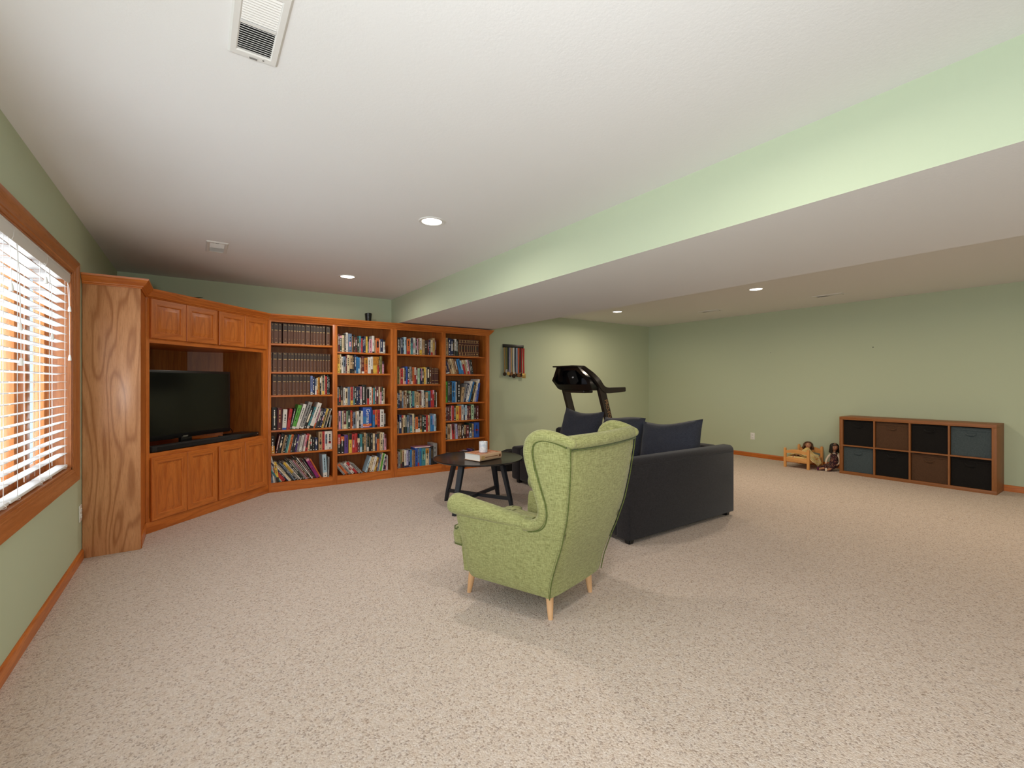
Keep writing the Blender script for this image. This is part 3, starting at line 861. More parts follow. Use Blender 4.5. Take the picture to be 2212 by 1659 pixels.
def book_mesh(bm, M, B, w, h, d, r, midx):
    """covers, spine, page block and spine printing. midx(material) -> slot. x 0..w, y 0..d, z 0..h"""
    n0 = len(bm.verts)
    x0 = 0.0
    cov = midx(B['mat']); pg = midx(M_page)
    ct_ = .0016 if w > .008 else .0007
    mag = B['kind'] == 'magazine'
    box(bm, 0, ct_, .0, d, 0, h, cov); box(bm, w - ct_, w, 0, d, 0, h, cov)
    ins = .0005 if mag else .003
    box(bm, ct_, w - ct_, .002, d - ins, ins * .6, h - ins, pg)
    # slightly rounded spine
    rows = []
    for (s, y) in ((0, .0012), (.15, -.0012), (.5, -.0022), (.85, -.0012), (1, .0012)):
        rows.append([(w * s, y, 0), (w * s, y, h)])
    V = grid(bm, rows, mi=cov)
    rows2 = [[(w * s, .003, 0), (w * s, .003, h)] for s in (0, .15, .5, .85, 1)]
    W = grid(bm, rows2, mi=cov)
    for a in range(4):
        for e in (0, 1):
            q = (V[a][e], V[a+1][e], W[a+1][e], W[a][e])
            f = bm.faces.new(q); f.material_index = cov
    def strip(za, zb, xa, xb, mi, off=.0008):
        ya = -.0022 - off
        box(bm, w * xa, w * xb, ya, .0008, za, zb, mi)
    k = B['kind']
    if k == 'encyclopedia':
        g = midx(M_gold)
        strip(h * .62, h * .985, .03, .97, midx(ENCD), .0002)
        zt = h * .93
        strip(zt - .004, zt - .001, .30, .46, g); strip(zt + .001, zt + .004, .54, .70, g); strip(zt + .003, zt + .006, .26, .4, g); strip(zt - .006, zt - .003, .58, .72, g)
        strip(h * .635, h * .665, .18, .82, g)
        strip(h * .22, h * .235, .38, .62, g); strip(h * .035, h * .055, .25, .48, g); strip(h * .035, h * .055, .54, .76, g)
    elif k == 'classic':
        g = midx(M_gold)
        for q in ((.93, .95), (.80, .82), (.66, .68), (.22, .24), (.02, .04)): strip(h * q[0], h * q[1], .12, .88, g)
        if B['c'] == 'C':
            strip(h * .26, h * .64, .10, .20, g); strip(h * .86, h * .90, .3, .7, g); strip(h * .40, h * .55, .42, .68, midx(BOOKMAT['G']))
            strip(h * .1, h * .16, .3, .7, g)
    else:
        if B['band']:
            c2, pos, fr = B['band']
            m2 = midx(BOOKMAT[c2])
            if pos == 'T': za, zb = h * (1 - fr), h * .999
            elif pos == 'B': za, zb = h * .001, h * fr
            else:
                c0 = .5 + r.uniform(-.12, .12); za, zb = h * (c0 - fr / 2), h * (c0 + fr / 2)
            if pos == 'M' and w > .012: strip(za, zb, .22, .78, m2, .0003)
            else: strip(za, zb, .02, .98, m2, .0003)
        if w > .009:
            lum = sum(srgb('#' + COL[B['c']][0])[:3]) / 3
            tm_ = midx(M_pagew if lum < .12 else M_dark) if r.random() < .8 else midx(M_gold if lum < .12 else BOOKMAT['m'])
            z = h * (.92 - r.random() * .12); zend = h * r.uniform(.18, .45)
            xa = .34 + r.uniform(-.05, .1); xb = xa + r.uniform(.16, .30)
            while z > zend:
                l_ = r.uniform(.008, .022)
                if r.random() < .86: strip(max(z - l_, zend), z, xa, xb, tm_)
                z -= l_ + r.uniform(.002, .006)
            if r.random() < .6: strip(h * .05, h * .05 + min(w * .5, .009), .32, .68, tm_)
    bm.verts.ensure_lookup_table()
    if M is not None:
        for v in bm.verts[n0:]: v.co = M @ v.co

BOOKS = []
rb = random.Random(11)
for (bay, si, pl, pr, sc, dh, txt) in ROWS:
    bx0, bx1 = BX[bay]
    mpx = (bx1 - bx0) / (pr - pl)
    dep = (bx0 + bx1) / 2 * math.sin(R(34.6)) + (YB1 + .03) * math.cos(R(34.6))
    mpy = dep / 987.0 / sc
    toks = txt.split()
    items, tot = [], 0
    for t in toks:
        if t[0] == '_': items.append(float(t[1:])); tot += float(t[1:])
        else:
            b_ = bk_token(t); items.append(b_); tot += b_['w']
    k = min(1.0 if (bay, si) not in ((1, 3), (1, 4), (1, 5)) else 1.22, (pr - pl - 4) / tot)
    x = bx0 + .002
    zsh = SH[bay][si]
    ztop = (SH[bay][si - 1] - .022) if si > 0 else 1.985
    n = 0
    prev_lean = 0.0
    for idx, it in enumerate(items):
        if isinstance(it, float):
            x += it * mpx * k; continue
        w_ = it['w'] * mpx * k
        le = R(it['lean'])
        h_ = (it['h'] or dh) * mpy / max(.5, math.cos(le))
        th = w_ * math.cos(le) * .985
        top = h_ * math.cos(le) + th * abs(math.sin(le))
        if top > ztop - zsh - .004: h_ *= (ztop - zsh - .006) / top
        if it['kind'] == 'encyclopedia' and si == 0: h_ = min(h_, 1.932 - zsh + .02)
        # leaning books stay inside the bay
        xpiv = x + (w_ if it['lean'] > 0 else 0.0)
        if it['lean'] > 0:
            xpiv = min(xpiv, bx1 - .004 - h_ * math.sin(le)) if idx >= len(items) - 4 else xpiv
        y = YB1 + .026 + rb.uniform(0, .014) + (.004 if it['kind'] == 'magazine' else 0)
        dpt = min(.265, {'encyclopedia': .20, 'classic': .16, 'magazine': .21}.get(it['kind'], max(.12, h_ * .66)))
        n += 1
        BOOKS.append(dict(it, bay=bay, si=si, n=n, x=xpiv, y=y, z=zsh, w=th, h=h_, d=dpt, rad=le, area=th * h_ / dep ** 2))
        x += w_
counts = {}
for b_ in BOOKS:
    key = (b_['bay'], b_['si'])
    counts[key] = max(counts.get(key, 0), b_['n'])
plain = sorted([b_ for b_ in BOOKS if b_['kind'] in ('book', 'german')], key=lambda b_: -b_['area'])
SINGLES = set(id(b_) for b_ in plain[:300])
SHN = {6: ['top', 'second', 'third', 'fourth', 'fifth', 'bottom'], 5: ['top', 'second', 'third', 'fourth', 'bottom']}
sbm = NB(); smats = []
def sidx(m):
    if m not in smats: smats.append(m)
    return smats.index(m)
for b_ in BOOKS:
    k = b_['kind']
    r = random.Random(b_['bay'] * 1000 + b_['si'] * 100 + b_['n'])
    b_['mat'] = ENCB if k == 'encyclopedia' else ENCR if k == 'classic' else BOOKMAT[b_['c']]
    place = Matrix.Translation((b_['x'], b_['y'], b_['z'] + .0006)) @ Matrix.Rotation(b_['rad'], 4, 'Y')
    loc = Matrix.Translation((-b_['w'] if b_['lean'] > 0 else 0, 0, 0))
    if k == 'book' and id(b_) not in SINGLES:
        book_mesh(sbm, place @ loc, b_, b_['w'], b_['h'], b_['d'], r, sidx)
        continue
    mats = []
    def midx(m):
        if m not in mats: mats.append(m)
        return mats.index(m)
    bm = NB()
    shelf = SHN[len(SH[b_['bay']])][b_['si']]
    bayn = BAYN[b_['bay']]
    cnt = counts[(b_['bay'], b_['si'])]
    pos = ORD[b_['n'] - 1] + ' from left' if b_['n'] <= cnt * .6 or cnt - b_['n'] > 19 else (ORD[cnt - b_['n']] + ' from right')
    if k == 'german':
        bd = dict(b_, band=('p', 'B', .14)); bd['mat'] = BOOKMAT['B']
        bb = dict(bd, kind='plainbook')
        w_, h_, d_ = b_['w'], b_['h'], b_['d']
        box(bm, 0, w_, 0, d_, 0, h_, midx(BOOKMAT['B']), bev=.003)
        box(bm, .003, w_ - .003, .01, d_ - .002, h_ - .001, h_ + .0004, midx(M_page))
        box(bm, .002, w_ - .002, -.0006, .001, .022, .050, midx(BOOKMAT['o'])); box(bm, .012, w_ - .03, -.0010, .001, .006, .022, midx(BOOKMAT['p']))
        box(bm, .003, .014, -.0010, .001, .008, .026, midx(BOOKMAT['w'])); box(bm, .004, w_ * .45, -.0006, .001, .052, h_ * .55, midx(BOOKMAT['b']))
        o = obj('book', bm, mats)
        tag(o, 'wide blue book lettered German, %s, %s shelf of the %s bookcase bay' % (pos, shelf, bayn), 'book')
        cu = bpy.data.curves.new('lettering', 'FONT'); cu.body = 'German'; cu.size = .062; cu.extrude = .0003; cu.align_x = 'LEFT'; cu.align_y = 'CENTER'
        cu.materials.append(M_pagew)
        me_o = bpy.data.objects.new('tmp', cu); C.objects.link(me_o)
        dg = bpy.context.evaluated_depsgraph_get()
        me = bpy.data.meshes.new_from_object(me_o.evaluated_get(dg))
        bpy.data.objects.remove(me_o)
        lt = bpy.data.objects.new('lettering', me); C.objects.link(lt); lt.parent = o
        ex, ez = Vector((0, 0, -1)), Vector((0, -1, 0)); ey = ez.cross(ex)
        Mx = Matrix((ex, ey, ez)).transposed().to_4x4(); Mx.translation = Vector((w_ * .56, -.0013, h_ * .93))
        lt.matrix_local = Mx
    else:
        book_mesh(bm, loc, b_, b_['w'], b_['h'], b_['d'], r, midx)
        if k == 'encyclopedia':
            o = obj('encyclopedia_volume', bm, mats)
            tag(o, 'brown gold-lettered encyclopedia volume, %s, %s shelf of the %s bookcase bay' % (pos, shelf, bayn), 'reference book')
        elif k == 'classic':
            o = obj('classic_volume', bm, mats)
            tag(o, 'dark red-brown gilt volume of a set, %s, %s shelf of the %s bay' % (pos, shelf, bayn), 'reference book')
        else:
            cn_ = COL[b_['c']][1]
            if b_['band'] and len(cn_.split()) == 1 and b_['band'][2] >= .2: cn_ += ' and ' + COL[b_['band'][0]][1].split()[-1]
            ln_ = 'leaning ' if abs(b_['lean']) >= 6 else ''
            o = obj('magazine' if k == 'magazine' else 'book', bm, mats)
            lab = '%s%s %s, %s, %s shelf of the %s bookcase bay' % (ln_, cn_, 'thin magazine' if k == 'magazine' else 'book', pos, shelf, bayn)
            tag(o, lab, 'magazine' if k == 'magazine' else 'book')
    o['group'] = '%s on the %s shelf of the %s bay' % ({'magazine': 'magazines', 'encyclopedia': 'encyclopedia volumes', 'classic': 'gilt volumes'}.get(k, 'books'), shelf, bayn)
    o.location = (b_['x'], b_['y'], b_['z'] + .0006)
    o.rotation_euler = (0, b_['rad'], 0)
tag(obj('small_books', sbm, smats), 'the remaining thin books standing between others on the bookcase shelves', 'books', kind='stuff')
# magazine lying flat across the row on the bottom shelf of the third bay
bm = NB(); box(bm, 0, .32, 0, .16, 0, .012, 0, bev=.001); box(bm, .002, .318, -.0005, .158, .002, .010, 1)
o = tag(obj('magazine', bm, [BOOKMAT['p'], M_pagew]), 'pale magazine lying flat on top of the row, bottom shelf of the third bay', 'magazine')
o.location = (2.43, YB1 + .05, .352)
# ------------------------------------------------------------------ green wing chair
ch = tag(empty('wing_chair', (1.730, 1.874, 0), R(15.2)), 'green linen wing chair on beech legs, seen from behind', 'armchair')
BACK = [(.14, 0.0, .262), (.228, -.016, .270), (.31, -.043, .277), (.365, -.064, .281), (.425, -.088, .287), (.564, -.131, .303), (.646, -.147, .312), (.726, -.160, .322), (.80, -.169, .329), (.863, -.176, .337), (.95, -.181, .347), (1.0, -.183, .350)]
def vb(z): return lerp_table(BACK, z)[0]
def ub(z): return lerp_table(BACK, z)[1]
def flare(z): return .125 + .02 * min(1, max(0, z - .35) / .5)
def U(v, z): return ub(z) + flare(z) * (v - vb(z))
zs = [.14 + (.955 - .14) * k / 26 for k in range(27)]
# outer back
bm = NB()
ro, ri = [], []
ns = 18
for z in zs:
    a, b = [], []
    for j in range(ns + 1):
        s = -1 + 2 * j / ns
        edge = 1 - .012 * (abs(s) ** 8)
        bul = .020 * (1 - s * s) * (.4 + .6 * (z - .14) / .8)
        u = s * ub(z) * edge
        v = vb(z) - bul + .014 * abs(s) ** 10
        a.append((u, v, z)); b.append((u * .97, v + .05, z))
    ro.append(a); ri.append(b)
slab(bm, ro, ri)
obj('back_panel', bm, M_green, ch, ang=50)
# sides
FRONT = [(.14, .528), (.16, .532), (.30, .556), (.41, .572), (.47, .577), (.50, .57)]
for sg in (-1, 1):
    bm = NB(); ro, ri = [], []
    zz = [.14 + (.505 - .14) * k / 12 for k in range(13)]
    for z in zz:
        a, b = [], []
        va, vf = vb(z) + .004, lerp_table(FRONT, z)[0]
        for j in range(15):
            t = j / 14
            v = va + (vf - va) * t
            e = .016 * max(0, (t - .93) / .07) ** 2 + .010 * max(0, (.05 - t) / .05) ** 2
            bz = .010 * max(0, (.165 - z) / .025) ** 2
            bul = .012 * math.sin(math.pi * t) * math.sin(math.pi * min(1, (z - .14) / .40))
            a.append((sg * (U(v, z) + bul - e - bz), v, z)); b.append((sg * (U(v, z) - .085), v, z))
        ro.append(a); ri.append(b)
    slab(bm, ro, ri)
    obj('side_panel', bm, M_green, ch, ang=50)
    # wing
    WING = [(.49, .125), (.51, .085), (.54, .045), (.58, .010), (.62, .004), (.667, .010), (.755, .030), (.80, .044), (.85, .056), (.90, .060), (.93, .055), (.955, .042), (.972, .02), (.985, -.01)]
    bm = NB(); ro, ri = [], []
    zz = [.47 + (.985 - .47) * k / 26 for k in range(27)]
    for z in zz:
        a, b = [], []
        va = vb(z) + .004
        if z > .945: va = -.175 + (z - .945) / .04 * .150
        vf = lerp_table(WING, z)[0]
        vf = max(vf, va + .004)
        for j in range(11):
            t = j / 10
            v = va + (vf - va) * t
            e = .010 * max(0, (.08 - t) / .08) ** 2
            bul = .010 * math.sin(math.pi * t)
            a.append((sg * (U(v, z) + bul - e), v, z)); b.append((sg * (U(v, z) - .055 - .012 * math.sin(math.pi * t)), v, z))
        ro.append(a); ri.append(b)
    slab(bm, ro, ri)
    obj('wing', bm, M_green, ch, ang=50)
    # rolled wing edge
    path = [(-.178, .958, .026), (-.12, .975, .029), (-.06, .986, .031), (-.012, .984, .032), (.028, .962, .032), (.047, .925, .032), (.051, .88, .032), (.043, .82, .031), (.028, .76, .031), (.010, .69, .031), (-.002, .625, .031), (.004, .575, .031), (.030, .538, .031), (.068, .519, .031), (.12, .515, .033)]
    pts = smooth_path([(sg * (U(v, z) - .012), v, z) for (v, z, r_) in path], 5)
    rr_ = [p.x for p in smooth_path([(r_, 0, 0) for (_, _, r_) in path], 5)]
    bm = NB(); tube(bm, pts, rr_, 14)
    ellipsoid(bm, pts[0], (rr_[0],) * 3, 14, 8)
    obj('wing_roll', bm, M_green, ch, ang=60)
    # piping beside the roll, on the outer face
    pp = [(-.165, .938), (-.11, .957), (-.055, .965), (-.010, .957), (.012, .935), (.019, .895), (.014, .84), (.002, .78), (-.014, .71), (-.030, .64), (-.030, .58), (-.010, .53), (.03, .50), (.085, .487)]
    pts = smooth_path([(sg * (U(v, z) + .0085), v, z) for (v, z) in pp], 5)
    bm = NB(); tube(bm, pts, .0042, 8)
    pts = smooth_path([(sg * (U(v, z) + .0075), v + (.010 if z < .93 else .003), z + (.009 if z > .9 else .002)) for (v, z) in pp], 5)
    tube(bm, pts, .0036, 8)
    obj('piping', bm, M_greenpipe, ch, ang=60)
    # arm
    rows = []
    ARM = [(.085, .519, .034, .030), (.16, .523, .038, .032), (.26, .530, .044, .038), (.36, .538, .050, .044), (.46, .546, .055, .050), (.52, .552, .057, .055), (.56, .556, .058, .057), (.588, .557, .054, .054), (.606, .557, .043, .043), (.617, .557, .024, .024), (.621, .557, .004, .004)]
    AR = smooth_path([(a, b, c) for (a, b, c, d) in ARM], 3); AD = smooth_path([(d, 0, 0) for (a, b, c, d) in ARM], 3)
    for q, d in zip(AR, AD):
        v, z, ru = q; rz = d.x
        uc = U(min(v, .6), .5) - .030 + .012 * min(1, max(0, v - .1) / .4)
        rows.append([(sg * (uc + ru * math.cos(2 * math.pi * k / 20)), v, z + rz * math.sin(2 * math.pi * k / 20) - .008 * math.cos(2 * math.pi * k / 20)) for k in range(20)])
    bm = NB(); V = grid(bm, rows, closed_u=True); cap(bm, V[0]); cap(bm, V[-1])
    obj('arm', bm, M_green, ch, ang=60)
    # back seam piping
    pts = [(sg * (ub(z) + .001), vb(z) - .001, z) for z in zs]
    bm = NB(); tube(bm, pts, .0032, 8); obj('piping', bm, M_greenpipe, ch, ang=60)
# head roll
pts = smooth_path([(-.335, -.158, .956), (-.24, -.172, .957), (-.12, -.180, .956), (0, -.182, .955), (.12, -.180, .956), (.24, -.172, .957), (.335, -.158, .956)], 5)
bm = NB()
n = 18
rows = []
for p in pts:
    rows.append([(p.x, p.y + .036 * math.cos(2 * math.pi * k / n), p.z + .037 * math.sin(2 * math.pi * k / n)) for k in range(n)])
V = grid(bm, rows, closed_u=True); cap(bm, V[0]); cap(bm, V[-1])
obj('head_roll', bm, M_green, ch, ang=60)
for dz in (0, -.009):
    pts = smooth_path([(s * .345, vb(.935) - .022 * (1 - s * s) - .003, .934 + dz - .004 * (1 - s * s)) for s in [-1 + k / 6 for k in range(13)]], 3)
    bm = NB(); tube(bm, pts, .0042, 8); obj('piping', bm, M_greenpipe, ch, ang=60)
# inner back cushion
bm = NB(); ro, ri = [], []
for k in range(15):
    t = k / 14
    z = .36 + (.975 - .36) * t
    a, b = [], []
    for j in range(13):
        s = -1 + 2 * j / 12
        u = s * (min(ub(z) - .045, .262) - .01 * t)
        puff = (1 - abs(s) ** 3) * (1 - abs(2 * t - 1) ** 5)
        v0 = vb(z) + .045
        a.append((u, v0 + .03 + .085 * puff * (1.1 - .35 * t), z)); b.append((u, v0, z))
    ro.append(a); ri.append(b)
slab(bm, ro, ri)
obj('backrest_cushion', bm, M_green, ch, ang=60)
# seat cushion with boxed edge, T-shaped at the front
def seat_outline(g):
    w, wf = .232 + g, .285 + g
    return [(-w, .02 - g), (-w, .56), (-w - .01, .60), (-wf, .625), (-wf, .68 + g * .6), (-wf + .04, .725 + g), (-.14, .745 + g), (0, .75 + g), (.14, .745 + g), (wf - .04, .725 + g), (wf, .68 + g * .6), (wf, .625), (w + .01, .60), (w, .56), (w, .02 - g), (.1, .0 - g), (-.1, .0 - g)]
def resample(poly, n=4):
    P = [Vector((p[0], p[1], 0)) for p in poly]
    out = []
    m = len(P)
    for i in range(m):
        p1, p2 = P[i], P[(i+1) % m]
        for k in range(n):
            t = k / n
            out.append(p1.lerp(p2, t))
    return [(q.x, q.y) for q in out]
bm = NB()
rows = []
for (g, z, crown_) in ((-.020, .275, 0), (-.004, .281, 0), (.003, .30, 0), (.006, .33, 0), (.004, .362, 0), (-.003, .384, 0), (-.020, .396, .2), (-.07, .412, .6), (-.13, .422, 1), (-.20, .427, 1)):
    rows.append([(x, y, z + .018 * crown_ * 0 - (.020 if y > .66 and z > .36 else 0) * max(0, (y - .5) / .25)) for (x, y) in resample(seat_outline(g))])
V = grid(bm, rows, closed_u=True); cap(bm, V[0]); cap(bm, V[-1])
obj('seat_cushion', bm, M_green, ch, ang=50)
for (g, z) in ((-.0005, .385), (-.002, .281)):
    pts = [(x, y, z - (.020 if y > .66 and z > .36 else 0) * max(0, (y - .5) / .25)) for (x, y) in resample(seat_outline(g))]
    bm = NB(); tube(bm, pts, .0045, 8, closed=True); obj('piping', bm, M_greenpipe, ch, ang=60)
# front rail
bm = NB(); ro, ri = [], []
for k in range(7):
    z = .14 + (.285 - .14) * k / 6
    a, b = [], []
    for j in range(13):
        s = -1 + 2 * j / 12
        a.append((s * (.282 + .05 * (z - .14)), .622 + .10 * (z - .14) - .02 * abs(s) ** 6, z)); b.append((s * .26, .52, z))
    ro.append(a); ri.append(b)
slab(bm, ro, ri); obj('front_rail', bm, M_green, ch, ang=50)
bm = NB(); box(bm, -.24, .24, .03, .56, .142, .28); obj('seat_base', bm, M_green, ch)
for (bx, by, tx, ty) in ((-.192, .044, -.185, .055), (.218, .048, .205, .058), (-.248, .595, -.238, .572), (.248, .595, .238, .572)):
    bm = NB()
    rows = []
    for k in range(9):
        t = k / 8
        r_ = .0125 + .0105 * t ** .8
        rows.append([(bx + (tx - bx) * t + r_ * math.cos(2 * math.pi * q / 20), by + (ty - by) * t + r_ * math.sin(2 * math.pi * q / 20), .15 * t) for q in range(20)])
    V = grid(bm, rows, closed_u=True); cap(bm, V[0]); cap(bm, V[-1])
    obj('leg', bm, M_beech, ch, ang=50)
# ------------------------------------------------------------------ round coffee table
TC = (2.343, 4.0)
ct = tag(empty('coffee_table', (TC[0], TC[1], 0)), 'round black coffee table with splayed legs between the bookcase and the green chair', 'coffee table')
bm = NB()
lathe(bm, [(.001, .466), (.40, .466), (.435, .470), (.449, .478), (.4505, .484), (.448, .4885), (.442, .489), (.436, .4865), (.425, .4835), (.001, .483)], 72, capped=False)
obj('tabletop', bm, M_tabletop, ct, ang=40)
legs = [(-.183, .354), (-.368, -.187), (.367, .198), (.184, -.343)]
for (lx, ly) in legs:
    d = Vector((lx, ly)).normalized(); s = Vector((-d.y, d.x))
    bm = NB(); rows = []
    for (q, z, wa, wb) in ((1.0, 0, .012, .019), (.93, .12, .016, .023), (.74, .40, .019, .028), (.70, .466, .019, .028)):
        c = Vector((lx, ly)) * q
        rows.append([(c.x + d.x * a * wa + s.x * b * wb, c.y + d.y * a * wa + s.y * b * wb, z) for (a, b) in ((-1, -1), (1, -1), (1, 1), (-1, 1))])
    V = grid(bm, rows, closed_u=True); cap(bm, V[0]); cap(bm, V[-1])
    bmesh.ops.bevel(bm, geom=bm.edges[:], offset=.003, segments=2, affect='EDGES')
    obj('leg', bm, M_table, ct)
for (i, j, zz) in ((0, 3, .112), (1, 2, .112)):
    a, b = Vector(legs[i]) * .92, Vector(legs[j]) * .92
    d = (b - a).normalized(); s = Vector((-d.y, d.x)) * .011
    bm = NB(); prism(bm, [(-1, -.017), (1, -.017), (1, .017), (-1, .017)], lambda p, q: (a.x + s.x * p, a.y + s.y * p, zz + q), lambda p, q: (b.x + s.x * p, b.y + s.y * p, zz + q))
    obj('stretcher', bm, M_table, ct)
    a, b = Vector(legs[i]) * .74, Vector(legs[j]) * .74
    bm = NB(); prism(bm, [(-1, -.02), (1, -.02), (1, .02), (-1, .02)], lambda p, q: (a.x + s.x * p, a.y + s.y * p, .446 + q), lambda p, q: (b.x + s.x * p, b.y + s.y * p, .446 + q))
    obj('apron', bm, M_table, ct)

M_cover = simple('cream_book_cover', '#c9a582', .6)
M_coverart = None
def art():
    m, nt, b = newmat('orange_cover_art')
    n = noise(nt, coords(nt), 22, 3, .6)
    c = ramp(nt, n, [(.3, '#7d4a30'), (.45, '#c9764a'), (.58, '#dfa98a'), (.75, '#e7cdb8')])
    nt.links.new(c, b.inputs['Base Color']); b.inputs['Roughness'].default_value = .4
    return m
bk = tag(empty('hardback_book', (2.227, 3.778, .4865), R(14.2)), 'thick hardback with orange cover lying on the black coffee table', 'book')
bw, bd, bh = .302, .212, .066
bm = NB(); box(bm, .001, bw, -.002, bd, 0, .004, bev=.001); box(bm, .001, bw, -.002, bd, bh - .004, bh, bev=.001)
rows = []
for k in range(9):
    a = -math.pi / 2 + math.pi * k / 8
    rows.append([(.001, -.002 - .010 * math.cos(a), bh / 2 + (bh / 2) * math.sin(a)), (bw, -.002 - .010 * math.cos(a), bh / 2 + (bh / 2) * math.sin(a))])
rows2 = [[(p[0], p[1] + .004, p[2]) for p in r] for r in rows]
slab(bm, rows, rows2)
obj('cover', bm, M_cover, bk, ang=40)
bm = NB(); box(bm, .006, bw - .005, .002, bd - .005, .004, bh - .004); obj('page_block', bm, M_pagew, bk)
bm = NB(); box(bm, .008, bw - .008, .006, bd - .008, bh, bh + .0006); obj('cover_art', bm, art(), bk)
bm = NB(); box(bm, .018, .058, -.0132, -.0110, .016, .050); obj('label_panel', bm, M_gold, bk)
bm = NB(); box(bm, .070, .245, -.0130, -.0112, .030, .036); box(bm, .262, .288, -.0130, -.0112, .022, .044); obj('lettering', bm, simple('brown_print', '#7a4a2a', .6), bk)
def marble():
    m, nt, b = newmat('white_marbled_glaze')
    n = noise(nt, coords(nt), 26, 4, .6, 1.2)
    c = ramp(nt, n, [(.36, '#eceae8'), (.52, '#d5dae0'), (.6, '#b9c4d2'), (.68, '#e6e6e6')])
    nt.links.new(c, b.inputs['Base Color']); b.inputs['Roughness'].default_value = .3
    return m
cd = tag(empty('candle', (2.335, 3.885, .5535)), 'white marbled candle jar standing on the orange hardback', 'candle')
bm = NB(); lathe(bm, [(.001, .001), (.036, .001), (.040, .003), (.042, .010), (.0425, .104), (.0415, .108), (.039, .108), (.0385, .098), (.001, .097)], 40, capped=False)
obj('jar', bm, marble(), cd, ang=40)
bm = NB(); lathe(bm, [(.037, .0), (.037, .002)], 30, (0, 0, .0975)); obj('wax', bm, M_pagew, cd)
bm = NB(); tube(bm, [(0, 0, .098), (.001, 0, .106), (.003, 0, .112)], .0012, 6); obj('wick', bm, M_dark, cd)

# ------------------------------------------------------------------ charcoal chaise sofa
sf = tag(empty('chaise_sofa', (3.5, 3.5, 0)), 'charcoal fabric sofa with a long chaise and arm, behind the green chair', 'sofa')
def S(bm):
    bmesh.ops.translate(bm, verts=bm.verts[:], vec=-sf.location); return bm
def soft(name, x0, x1, y0, y1, z0, z1, bev, mat=M_sofa, seg=4):
    bm = NB(); box(bm, x0, x1, y0, y1, z0, z1, bev=bev, seg=seg)
    return obj(name, S(bm), mat, sf, ang=60)
# arm: rounded top, panel seam below the roll
AX0, AX1, AY0, AY1 = 2.706, 4.156, 2.348, 2.486
prof = [(AY0, .040)]
bm = NB()
prof = [(AY0 + .003, .040), (AY0, .046), (AY0, .594), (AY0 + .003, .598), (AY0 - .001, .602), (AY0, .612)]
for k in range(1, 8):
    a = math.pi - (math.pi / 2) * k / 8
    prof.append((AY0 + .045 + .045 * math.cos(a), .612 + .045 * math.sin(a)))
for k in range(0, 9):
    a = math.pi / 2 - (math.pi / 2) * k / 8
    prof.append((AY1 - .045 + .045 * math.cos(a), .612 + .045 * math.sin(a)))
prof += [(AY1, .046), (AY1 - .003, .040)]
rows = []
for (x, g) in ((AX0, .012), (AX0 + .004, .004), (AX0 + .014, 0), (AX1 - .014, 0), (AX1 - .004, .004), (AX1, .012)):
    rows.append([(x, y + (g if y < 2.417 else -g), z - (g if z > .5 else 0)) for (y, z) in prof])
V = grid(bm, rows, closed_u=True); cap(bm, V[0]); cap(bm, V[-1])
obj('arm', S(bm), M_sofa, sf, ang=45)
soft('back', 3.955, 4.156, AY1 + .002, 4.73, .04, .645, .045)
soft('chaise_base', 2.716, 3.953, AY1 + .002, 3.30, .04, .285, .02)
soft('seat_base', 3.262, 3.953, 3.302, 4.572, .04, .285, .02)
soft('low_side', 3.250, 3.953, 4.574, 4.73, .04, .445, .03)
soft('chaise_cushion', 2.712, 3.95, AY1 + .006, 3.297, .287, .445, .04)
soft('seat_cushion', 3.258, 3.95, 3.305, 4.570, .287, .435, .04)
for (lx, ly) in ((2.755, 2.395), (4.095, 2.40), (4.10, 4.68), (3.30, 4.62), (2.77, 3.24)):
    bm = NB(); rows = []
    for (w, z) in ((.020, 0), (.024, .004), (.032, .05), (.034, .058)):
        rows.append([(lx - w, ly - w, z), (lx + w, ly - w, z), (lx + w, ly + w, z), (lx - w, ly + w, z)])
    V = grid(bm, rows, closed_u=True); cap(bm, V[0]); cap(bm, V[-1])
    bmesh.ops.bevel(bm, geom=[e for e in bm.edges if abs(e.verts[0].co.z - e.verts[1].co.z) > .01], offset=.006, segments=2, affect='EDGES')
    obj('leg', S(bm), M_black, sf)

